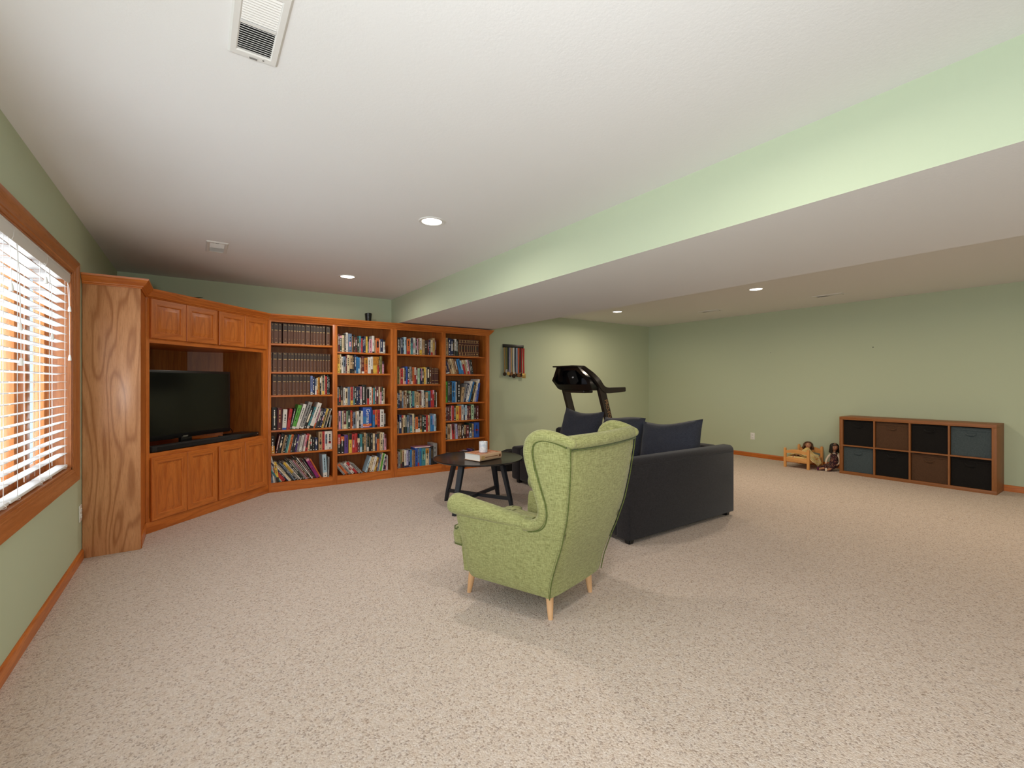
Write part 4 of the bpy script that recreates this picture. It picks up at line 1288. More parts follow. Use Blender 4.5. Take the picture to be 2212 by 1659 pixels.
def pillow(label, c, w, h, d, rz, tilt, seed, roll=0.0):
    """soft loose cushion: width w, height h, depth d; local X depth, Y width, Z height"""
    r = random.Random(seed)
    root = tag(bpy.data.objects.new('back_cushion', None), label, 'cushion', 'loose back cushions on the sofa')
    bm = NB()
    nu, nv = 22, 16
    ph = [r.uniform(0, 6) for _ in range(6)]
    sides = []
    for sd in (1, -1):
        rows = []
        for i in range(nv + 1):
            t = -1 + 2 * i / nv
            row = []
            for j in range(nu + 1):
                s = -1 + 2 * j / nu
                pin = 1 - .055 * (1 - s * s) * 0 
                yy = s * w / 2 * (1 - .045 * (1 - t * t))
                zz = t * h / 2 * (1 - .075 * (1 - s * s)) 
                if t > 0: zz -= .018 * math.sin(ph[0] + 2.4 * s) * t
                th = ((1 - s ** 4) * (1 - t ** 4)) ** .62
                wr = .007 * math.sin(ph[1] + 7 * s + 3 * t) * math.sin(ph[2] + 4 * t - 2 * s) + .004 * math.sin(ph[3] + 15 * s - 6 * t)
                th2 = th * (d / 2) * (1 + .25 * (-t)) + wr * th
                row.append((sd * th2, yy, zz))
            rows.append(row)
        sides.append(rows)
    A = grid(bm, sides[0]); B = grid(bm, sides[1])
    bmesh.ops.remove_doubles(bm, verts=bm.verts[:], dist=.0008)
    M = Matrix.Rotation(R(rz), 4, 'Z') @ Matrix.Rotation(R(tilt), 4, 'Y') @ Matrix.Rotation(R(roll), 4, 'X')
    bmesh.ops.transform(bm, matrix=M, verts=bm.verts[:])
    o = obj('back_cushion', bm, M_pillow, None, ang=70)
    bpy.data.objects.remove(root)
    o.location = c
    return tag(o, label, 'cushion', 'loose back cushions on the sofa')
pillow('blue-charcoal back cushion beside the long sofa arm, the frontmost one', (3.86, 2.84, .645), .66, .44, .22, 4, 14, 1, -4)
pillow('blue-charcoal back cushion in the middle, half behind the green chair', (3.855, 3.47, .650), .60, .44, .22, -2, 15, 2)
pillow('blue-charcoal back cushion at the far end of the sofa, below the treadmill', (3.84, 4.10, .675), .60, .47, .22, 8, 15, 3, 3)

# dark bag slumped on the floor behind the coffee table
bm = NB()
rows = []
r5 = random.Random(3)
for i in range(9):
    t = i / 8
    z = .275 * (math.sin(t * math.pi / 2))
    s = math.cos(t * math.pi / 2) ** .55
    rows.append([((.26 * s + .02 * math.sin(5 * a + i)) * math.cos(a) + .03 * t, (.16 * s + .012 * math.sin(4 * a + 2 * i)) * math.sin(a), max(0, z + .012 * math.sin(3 * a + i))) for a in [2 * math.pi * k / 26 for k in range(26)]])
V = grid(bm, rows, closed_u=True); cap(bm, V[0]); cap(bm, V[-1])
bg = tag(obj('duffel_bag', bm, M_binblack, ang=70), 'slumped black bag on the floor between the bookcase and the sofa', 'bag')
bg.location = (3.72, 5.42, 0)

# ------------------------------------------------------------------ treadmill behind the sofa
tm = tag(empty('treadmill', (5.2, 4.82, 0)), 'black folding treadmill standing behind the sofa', 'treadmill')
def T(bm):
    bmesh.ops.translate(bm, verts=bm.verts[:], vec=-tm.location); return bm
M_tread = simple('bronze_black_plastic', '#231a15', .45)
M_tread2 = simple('black_gloss_plastic', '#0d0d0e', .3)
M_beltm = simple('rubber_belt', '#151515', .8)
bm = NB(); box(bm, 4.95, 6.55, 4.48, 5.15, .10, .165, bev=.012); obj('deck', T(bm), M_tread, tm)
bm = NB(); box(bm, 5.06, 6.53, 4.57, 5.06, .166, .172); obj('belt', T(bm), M_beltm, tm)
bm = NB(); box(bm, 4.60, 5.06, 4.44, 5.19, .06, .26, bev=.05, seg=4); obj('motor_hood', T(bm), M_tread2, tm)
for yy in (4.46, 5.17):
    bm = NB(); box(bm, 4.62, 5.0, yy - .03, yy + .03, 0, .06, bev=.01); box(bm, 6.4, 6.5, yy - .03, yy + .03, 0, .10, bev=.01); obj('foot', T(bm), M_tread2, tm)
for yy in (4.44, 5.17):
    bm = NB(); rows = []
    for (x, z) in ((4.905, .04), (4.79, .40), (4.672, .75), (4.545, 1.13), (4.53, 1.18)):
        w, d_ = .058, .026
        rows.append([(x - w, yy - d_, z), (x + w, yy - d_, z), (x + w, yy + d_, z), (x - w, yy + d_, z)])
    V = grid(bm, rows, closed_u=True); cap(bm, V[0]); cap(bm, V[-1])
    bmesh.ops.bevel(bm, geom=[e for e in bm.edges if abs(e.verts[0].co.z - e.verts[1].co.z) > .02], offset=.010, segments=3, affect='EDGES')
    up = obj('upright', T(bm), M_tread, tm)
    if yy < 4.5:
        cu = bpy.data.curves.new('lettering', 'FONT'); cu.body = 'PRO-FORM'; cu.size = .075; cu.extrude = .0008; cu.align_x = 'LEFT'; cu.align_y = 'CENTER'
        cu.materials.append(simple('copper_print', '#a07a52', .5))
        tmp_ = bpy.data.objects.new('tmp', cu); C.objects.link(tmp_)
        me = bpy.data.meshes.new_from_object(tmp_.evaluated_get(bpy.context.evaluated_depsgraph_get()))
        bpy.data.objects.remove(tmp_)
        lt = bpy.data.objects.new('lettering', me); C.objects.link(lt); lt.parent = up
        dx, dz = 4.905 - 4.545, .04 - 1.13
        L_ = math.hypot(dx, dz)
        ex = Vector((dx / L_, 0, dz / L_)); ez = Vector((0, -1, 0)); ey = ez.cross(ex)
        Mx = Matrix((ex, ey, ez)).transposed().to_4x4()
        Mx.translation = Vector((4.588 + .012, yy - .0272, 1.008)) - tm.location
        lt.matrix_local = Mx
# console, seen from its back
hexo = [(5.18, 1.468), (4.745, 1.474), (4.60, 1.385), (4.47, 1.30), (4.43, 1.20), (4.445, 1.135), (5.10, 1.135), (5.15, 1.155), (5.245, 1.27), (5.205, 1.335)]
hexi = [(5.13, 1.415), (4.775, 1.415), (4.64, 1.355), (4.53, 1.27), (4.50, 1.225), (4.52, 1.215), (5.10, 1.215), (5.12, 1.225), (5.19, 1.275), (5.15, 1.33)]
bm = NB()
XA, XB_ = 4.335, 4.50
xo = lambda z: XA + (.035 if z > 1.4 else 0) + (.03 if z < 1.2 else 0)
rowA = [(XB_, y, z) for (y, z) in hexo]
rowB = [(xo(z), y, z) for (y, z) in hexo]
rowC = [(xo(z) + .002, y * .97 + .03 * 4.83 if False else y, z) for (y, z) in hexi]
rowD = [(XB_ - .035, y, z) for (y, z) in hexi]
V = grid(bm, [rowA, rowB, rowC, rowD], closed_u=True); cap(bm, V[0]); cap(bm, V[-1])
bmesh.ops.bevel(bm, geom=[e for e in bm.edges], offset=.004, segments=2, affect='EDGES')
con = obj('console', T(bm), M_tread2, tm, ang=40)
bm = NB(); box(bm, 4.30, 4.52, 4.735, 5.19, 1.462, 1.482, bev=.008); obj('top_shelf', T(bm), M_tread, con)
bm = NB()
M = Matrix.Translation((4.415, 4.87, 1.315)) @ Matrix.Rotation(R(-34), 4, 'X') @ Matrix.Rotation(R(8), 4, 'Y')
xbox(bm, M, -.006, .006, -.085, .085, -.125, .125, bev=.005)
tb = obj('screen_back', T(bm), M_blackmatt, con)
bm = NB()
M2 = Matrix.Translation((4.4075, 4.865, 1.315)) @ Matrix.Rotation(R(-34), 4, 'X') @ Matrix.Rotation(R(8), 4, 'Y')
for k in (-1, 0, 1):
    xbox(bm, M2, -.0006, .0006, -.008 + k * .010, .006 + k * .010, -.012 + k * .006, .010 + k * .006)
obj('emblem', T(bm), simple('white_emblem', '#d8d8dc', .5), con)
bm = NB(); box(bm, 4.44, 4.452, 4.52, 4.72, 1.22, 1.30); obj('side_panel', T(bm), simple('slate_plastic', '#3a3f48', .4), con)
bm = NB(); box(bm, 4.40, 4.44, 4.46, 5.16, 1.205, 1.217, bev=.004); obj('tray', T(bm), M_tread2, con)
bm = NB(); box(bm, 4.37, 4.55, 4.60, 5.02, 1.095, 1.137, bev=.016, seg=3); obj('lower_pod', T(bm), M_tread, con)
for yy, nm in ((4.43, 0), (5.18, 1)):
    path = smooth_path([(4.35, yy + (.17 if nm == 0 else -.12), 1.455), (4.40, yy + (.06 if nm == 0 else -.05), 1.36), (4.46, yy, 1.265), (4.545, yy, 1.17), (4.63, yy, 1.135), (4.80, yy, 1.137), (5.00, yy, 1.145)], 6)
    bm = NB(); rows = []
    for k, p in enumerate(path):
        a = path[min(k + 1, len(path) - 1)] - path[max(k - 1, 0)]; a.normalize()
        nrm = Vector((-a.z, 0, a.x)) 
        if nrm.length < .1: nrm = Vector((1, 0, 0))
        nrm.normalize()
        h = .030 + .012 * math.sin(math.pi * min(1, k / len(path)))
        sd = Vector((0, .024, 0))
        rows.append([p - nrm * h - sd, p + nrm * h - sd, p + nrm * h + sd, p - nrm * h + sd])
    V = grid(bm, rows, closed_u=True); cap(bm, V[0]); cap(bm, V[-1])
    bmesh.ops.bevel(bm, geom=bm.edges[:], offset=.006, segments=2, affect='EDGES')
    obj('handrail', T(bm), M_tread, tm, ang=50)

# ------------------------------------------------------------------ cube shelf with eight fabric bins
KX0, KX1, KY0, KY1, KZ = 7.252, 7.636, 1.111, 2.608, .776
ks = tag(empty('cube_shelf', (KX0, (KY0 + KY1) / 2, 0)), 'low walnut cube shelf of eight compartments against the right wall', 'shelf')
def K(bm):
    bmesh.ops.translate(bm, verts=bm.verts[:], vec=-ks.location); return bm
fr = .039
bm = NB(); box(bm, KX0, KX1, KY0, KY1, KZ - fr, KZ, bev=.001); obj('top_board', K(bm), M_kal, ks)
bm = NB(); box(bm, KX0, KX1, KY0, KY1, 0, fr, bev=.001); obj('bottom_board', K(bm), M_kal, ks)
M_kalz = oak('walnut_effect_upright', 'Z', base='#8a5327', dark='#6d3d18', light='#9a6233', fig=.25, rough=.5)
for a, b in ((KY0, KY0 + fr), (KY1 - fr, KY1)):
    bm = NB(); box(bm, KX0, KX1, a, b, fr, KZ - fr, bev=.001); obj('side_board', K(bm), M_kalz, ks)
bm = NB(); box(bm, KX1 - .006, KX1, KY0 + fr, KY1 - fr, fr, KZ - fr); obj('back_board', K(bm), M_dark, ks)
iw = (KY1 - KY0 - 2 * fr)
cw = (iw - 3 * .017) / 4
zm = KZ / 2
bm = NB(); box(bm, KX0 + .001, KX1 - .006, KY0 + fr, KY1 - fr, zm - .0085, zm + .0085); obj('shelf_board', K(bm), M_kal, ks)
cells = []
for k in range(4):
    a = KY1 - fr - k * (cw + .017)
    cells.append((a - cw, a))
    if k < 3:
        for (za, zb) in ((fr, zm - .0085), (zm + .0085, KZ - fr)):
            bm = NB(); box(bm, KX0 + .001, KX1 - .006, a - cw - .017, a - cw, za, zb); obj('divider', K(bm), M_kalz, ks)
def fbin(cell, row, mat, label, col):
    a, b = cell
    z = zm + .0087 if row == 0 else fr + .0002
    h = (KZ - fr - zm - .0085) - (.010 if col != 'grey' else .012)
    root = tag(empty('fabric_bin', (KX0 + .20, (a + b) / 2, z)), label, 'storage bin', 'fabric bins in the cube shelf')
    w = (b - a) / 2 - .006
    bm = NB()
    rows = []
    for (zz, g) in ((0, .004), (.004, 0), (h - .03, 0.0), (h, .001)):
        rows.append([(-.175 + g + (.006 if 0 < zz < h - .01 else 0), -w + g, zz), (.165, -w + g, zz), (.165, w - g, zz), (-.175 + g, w - g, zz)])
    # walls with a rim, open top
    inn = [[(-.169, -w + .006, h), (.159, -w + .006, h), (.159, w - .006, h), (-.169, w - .006, h)], [(-.169, -w + .006, .02), (.159, -w + .006, .02), (.159, w - .006, .02), (-.169, w - .006, .02)]]
    V = grid(bm, rows + inn, closed_u=True); cap(bm, V[0]); cap(bm, V[-1])
    obj('body', bm, mat, root)
    bm = NB()
    p = smooth_path([(-.1765, -.05, h - .055), (-.186, -.03, h - .075), (-.188, 0, h - .080), (-.186, .03, h - .075), (-.1765, .05, h - .055)], 5)
    n0 = [[(q.x, q.y, q.z + .009), (q.x, q.y, q.z - .009)] for q in p]
    n1 = [[(q.x + .003, q.y, q.z + .009), (q.x + .003, q.y, q.z - .009)] for q in p]
    slab(bm, n0, n1)
    obj('pull_handle', bm, mat, root)
    bm = NB(); box(bm, -.1785, -.176, -w + .004, w - .004, h - .034, h - .031); obj('hem', bm, mat, root)
    return root
cn = ['first', 'second', 'third', 'fourth']
for k, (t_, b_) in enumerate((('black', 'grey'), ('brown', 'black'), ('black', 'brown'), ('grey', 'black'))):
    mt = {'black': M_binblack, 'brown': M_binbrown, 'grey': M_bingrey}
    fbin(cells[k], 0, mt[t_], '%s fabric bin in the upper row of the cube shelf, %s column from the dolls' % (t_, cn[k]), t_)
    fbin(cells[k], 1, mt[b_], '%s fabric bin in the lower row of the cube shelf, %s column from the dolls' % (b_, cn[k]), b_)

# ------------------------------------------------------------------ doll bed, quilt and two dolls
db = tag(empty('doll_bed', (7.36, 3.105, 0)), 'small pine doll bed against the right wall', 'doll bed')
M_pinex = oak('pine_lengthwise', 'X', base='#d9964f', dark='#b87033', light='#e3aa68', fig=.3, rough=.5)
M_pinez = oak('pine_upright', 'Z', base='#d9964f', dark='#b87033', light='#e3aa68', fig=.3, rough=.5)
for (x, yy, h) in ((-.215, -.155, .285), (-.215, .155, .285), (.225, -.155, .30), (.225, .155, .30)):
    bm = NB(); rows = []
    for (z, w) in ((0, .016), (h - .02, .016), (h - .006, .013), (h, .006)):
        rows.append([(x - w, yy - w, z), (x + w, yy - w, z), (x + w, yy + w, z), (x - w, yy + w, z)])
    V = grid(bm, rows, closed_u=True); cap(bm, V[0]); cap(bm, V[-1])
    bmesh.ops.bevel(bm, geom=bm.edges[:], offset=.003, segments=2, affect='EDGES')
    obj('post', bm, M_pinez, db)
def curved_board(x, za, zb, rise):
    bm = NB()
    top = [(-.139 + .278 * k / 14, zb + rise * math.sin(math.pi * k / 14)) for k in range(15)]
    bot = [(.139 - .278 * k / 14, za + rise * .5 * math.sin(math.pi * k / 14)) for k in range(15)]
    prism(bm, bot + top, lambda a, b: (x - .008, a, b), lambda a, b: (x + .008, a, b))
    return bm
for (x, za, zb, rs) in ((-.215, .205, .245, .025), (.225, .19, .255, .03)):
    obj('rail_board', curved_board(x, za, zb, rs), M_pine, db, ang=25)
for x in (-.215, .225):
    bm = NB(); box(bm, x - .008, x + .008, -.139, .139, .085, .150, bev=.003); obj('end_board', bm, M_pine, db)
for yy in (-.155, .155):
    bm = NB(); box(bm, -.20, .21, yy - .008, yy + .008, .085, .140, bev=.003); obj('side_rail', bm, M_pinex, db)
bm = NB(); box(bm, -.20, .21, -.144, .144, .10, .115); obj('slat_base', bm, M_pinex, db)

def flowers(name, base, cols, sc):
    m, nt, b = newmat(name)
    vo = N(nt, 'ShaderNodeTexVoronoi', feature='F1'); vo.inputs['Scale'].default_value = sc
    nt.links.new(coords(nt), vo.inputs['Vector'])
    sp = N(nt, 'ShaderNodeSeparateColor'); nt.links.new(vo.outputs['Color'], sp.inputs[0])
    st = []
    for k, c in enumerate(cols): st.append((k / len(cols), c))
    r_ = N(nt, 'ShaderNodeValToRGB'); r_.color_ramp.interpolation = 'CONSTANT'
    els = r_.color_ramp.elements
    while len(els) < len(st): els.new(.5)
    for e, (p, c) in zip(els, st): e.position = p; e.color = srgb(c)
    nt.links.new(sp.outputs[0], r_.inputs['Fac'])
    d = N(nt, 'ShaderNodeMapRange'); d.inputs[1].default_value = .25; d.inputs[2].default_value = .5
    nt.links.new(vo.outputs['Distance'], d.inputs[0])
    c = mixc(nt, d.outputs[0], r_.outputs['Color'], base)
    nt.links.new(c, b.inputs['Base Color']); b.inputs['Roughness'].default_value = .95
    return m
M_quilt = flowers('floral_quilt', '#e3c682', ['#d9b24f', '#b3323a', '#e8d9b0', '#c98a9a', '#8fae96', '#e6c46a', '#e9e2cc'], 46)
M_dress = flowers('dark_floral_dress', '#3a1c22', ['#3a1c22', '#c9a070', '#7a2a3a', '#3f5a4a', '#c98a70', '#2a1a2a'], 95)
mt = tag(empty('doll_mattress', (7.36, 3.105, .1155)), 'floral mattress lying in the small pine doll bed', 'mattress')
bm = NB(); box(bm, -.195, .205, -.135, .135, 0, .055, bev=.02, seg=4); obj('mattress', bm, M_quilt, mt, ang=60)
mt.name = 'doll_mattress'
# quilt draped over the doll and down the side to the floor
bm = NB()
rows = []
nu, nv = 22, 20
for i in range(nv + 1):
    t = i / nv                      # along the bed, foot to chin
    x = -.19 + .315 * t
    row = []
    for j in range(nu + 1):
        s = j / nu                  # across: wall-left side to the hanging right side
        y = .125 - .33 * s
        body = .085 * math.exp(-((y - .0) / .065) ** 2) * (0.35 + .65 * t)
        z = .178 + body + .006 * math.sin(9 * s + 5 * t) + .012 * t
        if y < -.11:
            k = min(1, (-.11 - y) / .095)
            drop = k * (.03 + .13 * (1 - abs(t - .75) * 1.1))
            z -= max(.0, drop) * 1.0
            y = -.11 - .035 - (k * .055) * (1 + .25 * math.sin(6 * t)) if k > 0 else y
        row.append((x + .012 * math.sin(5 * s), y, z))
    rows.append(row)
rows2 = [[(p[0], p[1] + .003, p[2] - .007) for p in r] for r in rows]
slab(bm, rows, rows2)
q = tag(obj('doll_quilt', bm, M_quilt, ang=70), 'yellow floral quilt covering the lying doll and hanging over the bed side', 'quilt')
q.location = (7.36, 3.105, 0)

M_skin = simple('doll_skin', '#c08a68', .5)
M_eye = simple('doll_eye', '#2a1a12', .3)
M_lip = simple('doll_lip', '#a04a42', .5)
M_hairb = simple('brown_hair', '#5a3a22', .7)
M_hairk = simple('black_hair', '#15100e', .5)
M_blouse = simple('cream_blouse', '#d9c6b0', .9)
M_plum = simple('plum_cloth', '#5a1a3a', .9)
def doll_head(root, c, M, hair, hairmat):
    """c: head centre in root frame, M: rotation; face looks along local -Y"""
    bm = NB()
    ellipsoid(bm, (0, 0, 0), (.042, .045, .052), 20, 14)
    for v in bm.verts:                                   # chin and cheeks
        if v.co.z < 0: v.co.x *= 1 + .35 * v.co.z / .052 * .8; v.co.y *= 1 + .15 * v.co.z / .052
        if v.co.y < -.02 and abs(v.co.z + .018) < .02: v.co.y -= .002
    ellipsoid(bm, (0, -.047, -.006), (.005, .006, .006), 10, 6)
    for sx in (-1, 1): ellipsoid(bm, (sx * .042, .004, -.004), (.004, .008, .011), 8, 6)
    tube(bm, [(0, .004, -.045), (0, .004, -.075)], .018, 14)
    bmesh.ops.transform(bm, matrix=Matrix.Translation(c) @ M, verts=bm.verts[:])
    h = obj('head', bm, M_skin, root, ang=70)
    bm = NB()
    for sx in (-1, 1): ellipsoid(bm, (sx * .016, -.0415, .004), (.006, .003, .0045), 10, 6)
    for sx in (-1, 1):
        tube(bm, [(sx * .009, -.043, .014), (sx * .016, -.043, .0165), (sx * .023, -.040, .014)], .0012, 5)
    bmesh.ops.transform(bm, matrix=Matrix.Translation(c) @ M, verts=bm.verts[:])
    obj('eye', bm, M_eye, h)
    bm = NB(); ellipsoid(bm, (0, -.0425, -.024), (.009, .003, .003), 12, 6)
    bmesh.ops.transform(bm, matrix=Matrix.Translation(c) @ M, verts=bm.verts[:])
    obj('mouth', bm, M_lip, h)
    bm = NB()
    rows = []
    rh = random.Random(5)
    n = 30
    for i in range(11):
        t = i / 10
        row = []
        for k in range(n + 1):
            a = math.pi * (-.5 + .27) + (2 * math.pi - .54 * math.pi) * k / n  # open at the face
            rad = math.sin(min(1, t * 1.9) * math.pi / 2)
            fl = 1 + (hair[1] * max(0, t - .35)) 
            z = .058 * math.cos(min(1, t * 1.55) * math.pi / 2) - max(0, t - .5) * hair[0]
            wob = 1 + .05 * math.sin(9 * a + 3 * t) + .03 * math.sin(17 * a)
            row.append((.052 * rad * fl * wob * math.cos(a), .054 * rad * fl * wob * math.sin(a) + .004, z))
        rows.append(row)
    rows2 = [[(p[0] * .9, p[1] * .9 + .0, p[2] - .004) for p in r] for r in rows]
    slab(bm, rows, rows2)
    tube(bm, [(-.034, -.030, .030), (-.015, -.040, .040), (.012, -.041, .042), (.034, -.030, .032)], .008, 8)
    bmesh.ops.transform(bm, matrix=Matrix.Translation(c) @ M, verts=bm.verts[:])
    obj('hair', bm, hairmat, root, ang=70)
# lying doll: head on the mattress end, propped up and looking towards the foot of the bed
d1 = tag(empty('doll', (7.36, 3.105, .17)), 'doll with long wavy brown hair tucked under the quilt in the pine doll bed', 'doll')
Mh = Matrix.Rotation(R(-72), 4, 'Z') @ Matrix.Rotation(R(-18), 4, 'X')
doll_head(d1, (.155, 0, .135), Mh, (.10, .75), M_hairb)
bm = NB(); tube(bm, smooth_path([(.145, 0, .065), (.09, 0, .045), (.0, 0, .034), (-.04, 0, .03)], 5), [.03] * 5 + [.036] * 5 + [.03] * 6, 14); obj('torso', bm, M_blouse, d1, ang=70)
for sy in (-1, 1):
    bm = NB(); tube(bm, smooth_path([(-.03, sy * .02, .03), (-.10, sy * .022, .026), (-.16, sy * .024, .024)], 5), .016, 10); obj('leg', bm, M_skin, d1, ang=70)
# sitting doll between the bed and the cube shelf
d2 = tag(empty('doll', (7.42, 2.735, 0)), 'dark-haired doll in a dark floral dress sitting beside the cube shelf', 'doll')
Mh = Matrix.Rotation(R(-48), 4, 'Z') @ Matrix.Rotation(R(4), 4, 'X')
doll_head(d2, (.02, 0, .325), Mh, (.16, .25), M_hairk)
bm = NB()
rows = []
for (r1_, r2_, z, ox) in ((.045, .040, .04, .0), (.062, .055, .075, 0), (.052, .044, .13, .004), (.046, .036, .175, .01), (.050, .034, .215, .014), (.040, .028, .240, .017), (.018, .017, .255, .02)):
    rows.append([(ox + r2_ * math.cos(2 * math.pi * k / 18), r1_ * math.sin(2 * math.pi * k / 18), z) for k in range(18)])
V = grid(bm, rows, closed_u=True); cap(bm, V[0]); cap(bm, V[-1])
obj('dress', bm, M_dress, d2, ang=70)
bm = NB()
rows = []
for i in range(8):
    t = i / 7
    c = Vector((-.015 - .135 * t, .02 + .03 * t, .065 - .030 * t))
    w, h = .055 + .035 * t, .050 - .012 * t
    rows.append([(c.x + .01 * math.sin(6 * a), c.y + w * math.cos(a) * (1 + .06 * math.sin(5 * a)), max(.004, c.z + h * math.sin(a))) for a in [2 * math.pi * k / 22 for k in range(22)]])
V = grid(bm, rows, closed_u=True); cap(bm, V[0]); cap(bm, V[-1])
obj('skirt', bm, M_dress, d2, ang=70)
bm = NB(); lathe(bm, [(.020, .250), (.034, .240), (.032, .234), (.018, .246)], 18, (.018, 0, 0), capped=False); obj('collar', bm, M_blouse, d2, ang=70)
for sy in (-1, 1):
    bm = NB()
    p = smooth_path([(.016, sy * .040, .222), (.0, sy * .068, .185), (-.02, sy * .082, .145), (-.05, sy * .080, .110), (-.072, sy * .072, .098)], 5)
    tube(bm, p, [.017 - .008 * k / (len(p) - 1) for k in range(len(p))], 10); a_ = obj('sleeve', bm, M_blouse, d2, ang=70)
    bm = NB(); ellipsoid(bm, (-.080, sy * .070, .095), (.012, .008, .006), 10, 8)
    for f_ in range(4): tube(bm, [(-.086, sy * (.064 + .004 * f_), .094), (-.098 + .002 * abs(f_ - 1.5), sy * (.063 + .0045 * f_), .090)], .0022, 6)
    tube(bm, [(-.076, sy * .061, .095), (-.086, sy * .055, .092)], .0022, 6)
    obj('hand', bm, M_skin, d2, ang=70)
    bm = NB()
    p = smooth_path([(-.12, .03 + sy * .035, .035), (-.17, .045 + sy * .045, .030), (-.215, .06 + sy * .05, .026)], 5)
    tube(bm, p, [.018 - .005 * k / (len(p) - 1) for k in range(len(p))], 10); lg = obj('leg', bm, M_skin, d2, ang=70)
    bm = NB(); ellipsoid(bm, (-.225, .063 + sy * .05, .030), (.014, .013, .028), 12, 8); obj('shoe', bm, M_plum if sy > 0 else M_blouse, d2, ang=70)

# ------------------------------------------------------------------ medal hanger on the back wall
MR = tag(empty('medal_rack', (4.247, YB, 1.83)), 'black steel medal rack on the back wall beside the bookcase', 'medal rack')
bm = NB(); box(bm, -.207, .207, -.012, -.006, -.027, .027, bev=.006)
obj('plate', bm, M_black, MR)
bm = NB()
for k in range(12): tube(bm, [(-.185 + .0336 * k, -.010, -.022), (-.185 + .0336 * k, -.026, -.026), (-.185 + .0336 * k, -.028, -.016)], .0022, 6)
for xx in (-.17, .17): box(bm, xx - .01, xx + .01, -.006, 0, -.01, .01)
obj('hook', bm, M_black, MR)
meds = [('#8a7448', 1.375, 'dark', .030, 'tan'), ('#6f6a2e', 1.425, 'silver', .030, 'olive'), ('#1c2c3a', 1.385, 'gold', .030, 'dark teal'), ('#9a8fa6', 1.36, 'dark', .028, 'lavender'), ('#a8895e', 1.38, 'bronze', .030, 'gold-tan'), ('#c9c6bc', 1.345, 'dark', .034, 'white'), ('#232a4a', 1.38, 'bronze', .028, 'navy'), ('#8fa0b8', 1.36, 'dark', .026, 'pale blue'), ('#b8502f', 1.36, 'bronze', .030, 'orange-red'), ('#26302a', 1.365, 'bronzesq', .036, 'black-green'), ('#8a1a1a', 1.37, 'dark', .028, 'deep red'), ('#a82a22', 1.35, 'goldsq', .040, 'bright red')]
MM = {'dark': simple('dark_medal', '#3a2c22', .4, metal=.7), 'silver': simple('silver_medal', '#a9a5a8', .35, metal=.8), 'gold': simple('gold_medal', '#c9a868', .35, metal=.8), 'bronze': simple('bronze_medal', '#8a6448', .4, metal=.8)}
for k, (col, zc_, mk, rad, cname) in enumerate(meds):
    x = 4.247 - .185 + .0336 * k + (0.006 if k % 2 else 0)
    root = tag(empty('medal', (x, YB - .027 - .004 * (k % 3), 1.80)), '%s ribbon with a %s medal on the wall rack, %s from left' % (cname, {'dark': 'dark round', 'silver': 'silver round', 'gold': 'gold round', 'bronze': 'bronze round', 'bronzesq': 'square bronze', 'goldsq': 'square gold'}[mk], ['first', 'second', 'third', 'fourth', 'fifth', 'sixth', 'seventh', 'eighth', 'ninth', 'tenth', 'eleventh', 'last'][k]), 'medal', 'medals on the rack')
    ln = 1.80 - (zc_ + rad * .9)
    bm = NB()
    for (yo, tw) in ((0, 1), (.006, -1)):
        rows = []
        for i in range(9):
            t = i / 8
            w = .0155 * (1 - .15 * t)
            sw = .004 * math.sin(2.2 * t + k) + tw * .005 * (1 - t) 
            rows.append([(sw - w, -yo + .002 * math.sin(4 * t + k), .003 - ln * t), (sw + w, -yo + .002 * math.sin(4 * t + k + .5), .003 - ln * t)])
        rows2 = [[(p[0], p[1] + .0012, p[2]) for p in r] for r in rows]
        slab(bm, rows, rows2)
    obj('ribbon', bm, simple('ribbon_' + cname.replace(' ', '_'), col, .8), root)
    bm = NB()
    if mk.endswith('sq'):
        box(bm, -rad * .85, rad * .85, -.010, -.005, zc_ - 1.80 - rad, zc_ - 1.80 + rad, bev=.002)
        mm = MM[mk[:-2]]
    else:
        lathe(bm, [(rad * .82, -.0015), (rad * .85, -.003), (rad, -.003), (rad, .003), (rad * .85, .003), (rad * .82, .0015)], 28)
        for v in bm.verts: v.co = Vector((v.co.x, -.008 + v.co.z, v.co.y + zc_ - 1.80))
        mm = MM[mk]
    obj('disc', bm, mm, root)
# ------------------------------------------------------------------ camera
cam = bpy.data.cameras.new('camera')
cam.sensor_width = 36.0; cam.sensor_fit = 'HORIZONTAL'
cam.lens = 987.0 / 2212.0 * 36.0
cam.shift_y = -4.5 / 2212.0
cam.clip_start = .02
co = bpy.data.objects.new('camera', cam); C.objects.link(co)
co.location = (0, 0, 1.25); co.rotation_euler = (R(90), 0, R(-34.6))
scene.camera = co

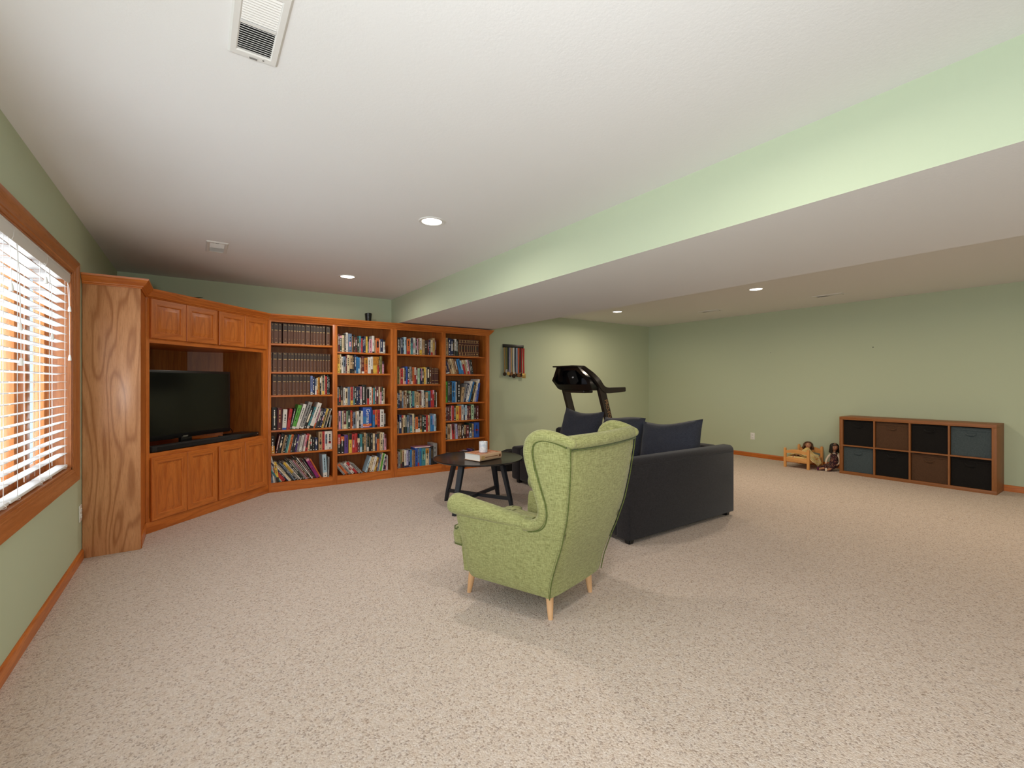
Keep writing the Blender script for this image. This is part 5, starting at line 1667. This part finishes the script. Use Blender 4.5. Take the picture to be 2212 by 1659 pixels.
# ------------------------------------------------------------------ light
w = bpy.data.worlds.new('overcast_sky'); scene.world = w; w.use_nodes = True
nt = w.node_tree
bg_ = nt.nodes['Background']
bg_.inputs['Color'].default_value = (.80, .91, 1.0, 1); bg_.inputs['Strength'].default_value = 1.3

def area(name, loc, rot, sx, sy, power, col=(1, 1, 1), shape='RECTANGLE', spread=180):
    l = bpy.data.lights.new(name, 'AREA'); l.shape = shape; l.size = sx
    if shape == 'RECTANGLE': l.size_y = sy
    l.energy = power; l.color = col; l.spread = R(spread)
    o = bpy.data.objects.new(name, l); C.objects.link(o); o.location = loc; o.rotation_euler = rot
    return o
DAY = (.90, .95, 1.0)
# overcast daylight entering through the two window openings
area('daylight_window', (XL - .26, (W1[0] + W1[1]) / 2, 1.33), (0, R(-90), 0), 1.25, 2.2, 62, DAY)
area('daylight_patio_door', (XL - .26, (W2[0] + W2[1]) / 2, 1.05), (0, R(-90), 0), 2.0, 3.4, 112, DAY)
WARM = (1.0, .84, .66)
for (x, y, p) in ((1.361, 2.966, 9), (1.33, 5.03, 9), (5.60, 2.89, 16), (5.56, 5.08, 16), (1.35, .85, 9), (1.35, -1.25, 9), (5.6, .80, 12), (5.6, -1.3, 12)):
    area('can_lamp', (x, y, ZC - .012), (0, 0, 0), .13, .13, p * 1.15, WARM if x > 3 else (1.0, .93, .84), 'DISK', 170)
# the photographer's flash bounced off the ceiling
l = bpy.data.lights.new('bounce_flash', 'SPOT'); l.energy = 118; l.spot_size = R(120); l.spot_blend = 1.0; l.shadow_soft_size = .12; l.color = (.95, .97, 1)
o = bpy.data.objects.new('bounce_flash', l); C.objects.link(o); o.location = (-.15, -.35, 1.35)
d = Vector((.42, 1.7, 1.0)).normalized(); o.rotation_euler = d.to_track_quat('-Z', 'Y').to_euler()

vs = scene.view_settings
vs.view_transform = 'Standard'; vs.look = 'None'; vs.gamma = 1.0; vs.exposure = 0.0; vs.use_curve_mapping = False
scene.cycles.use_denoising = True
scene.cycles.max_bounces = 10
scene.cycles.diffuse_bounces = 6
scene.cycles.sample_clamp_indirect = 8
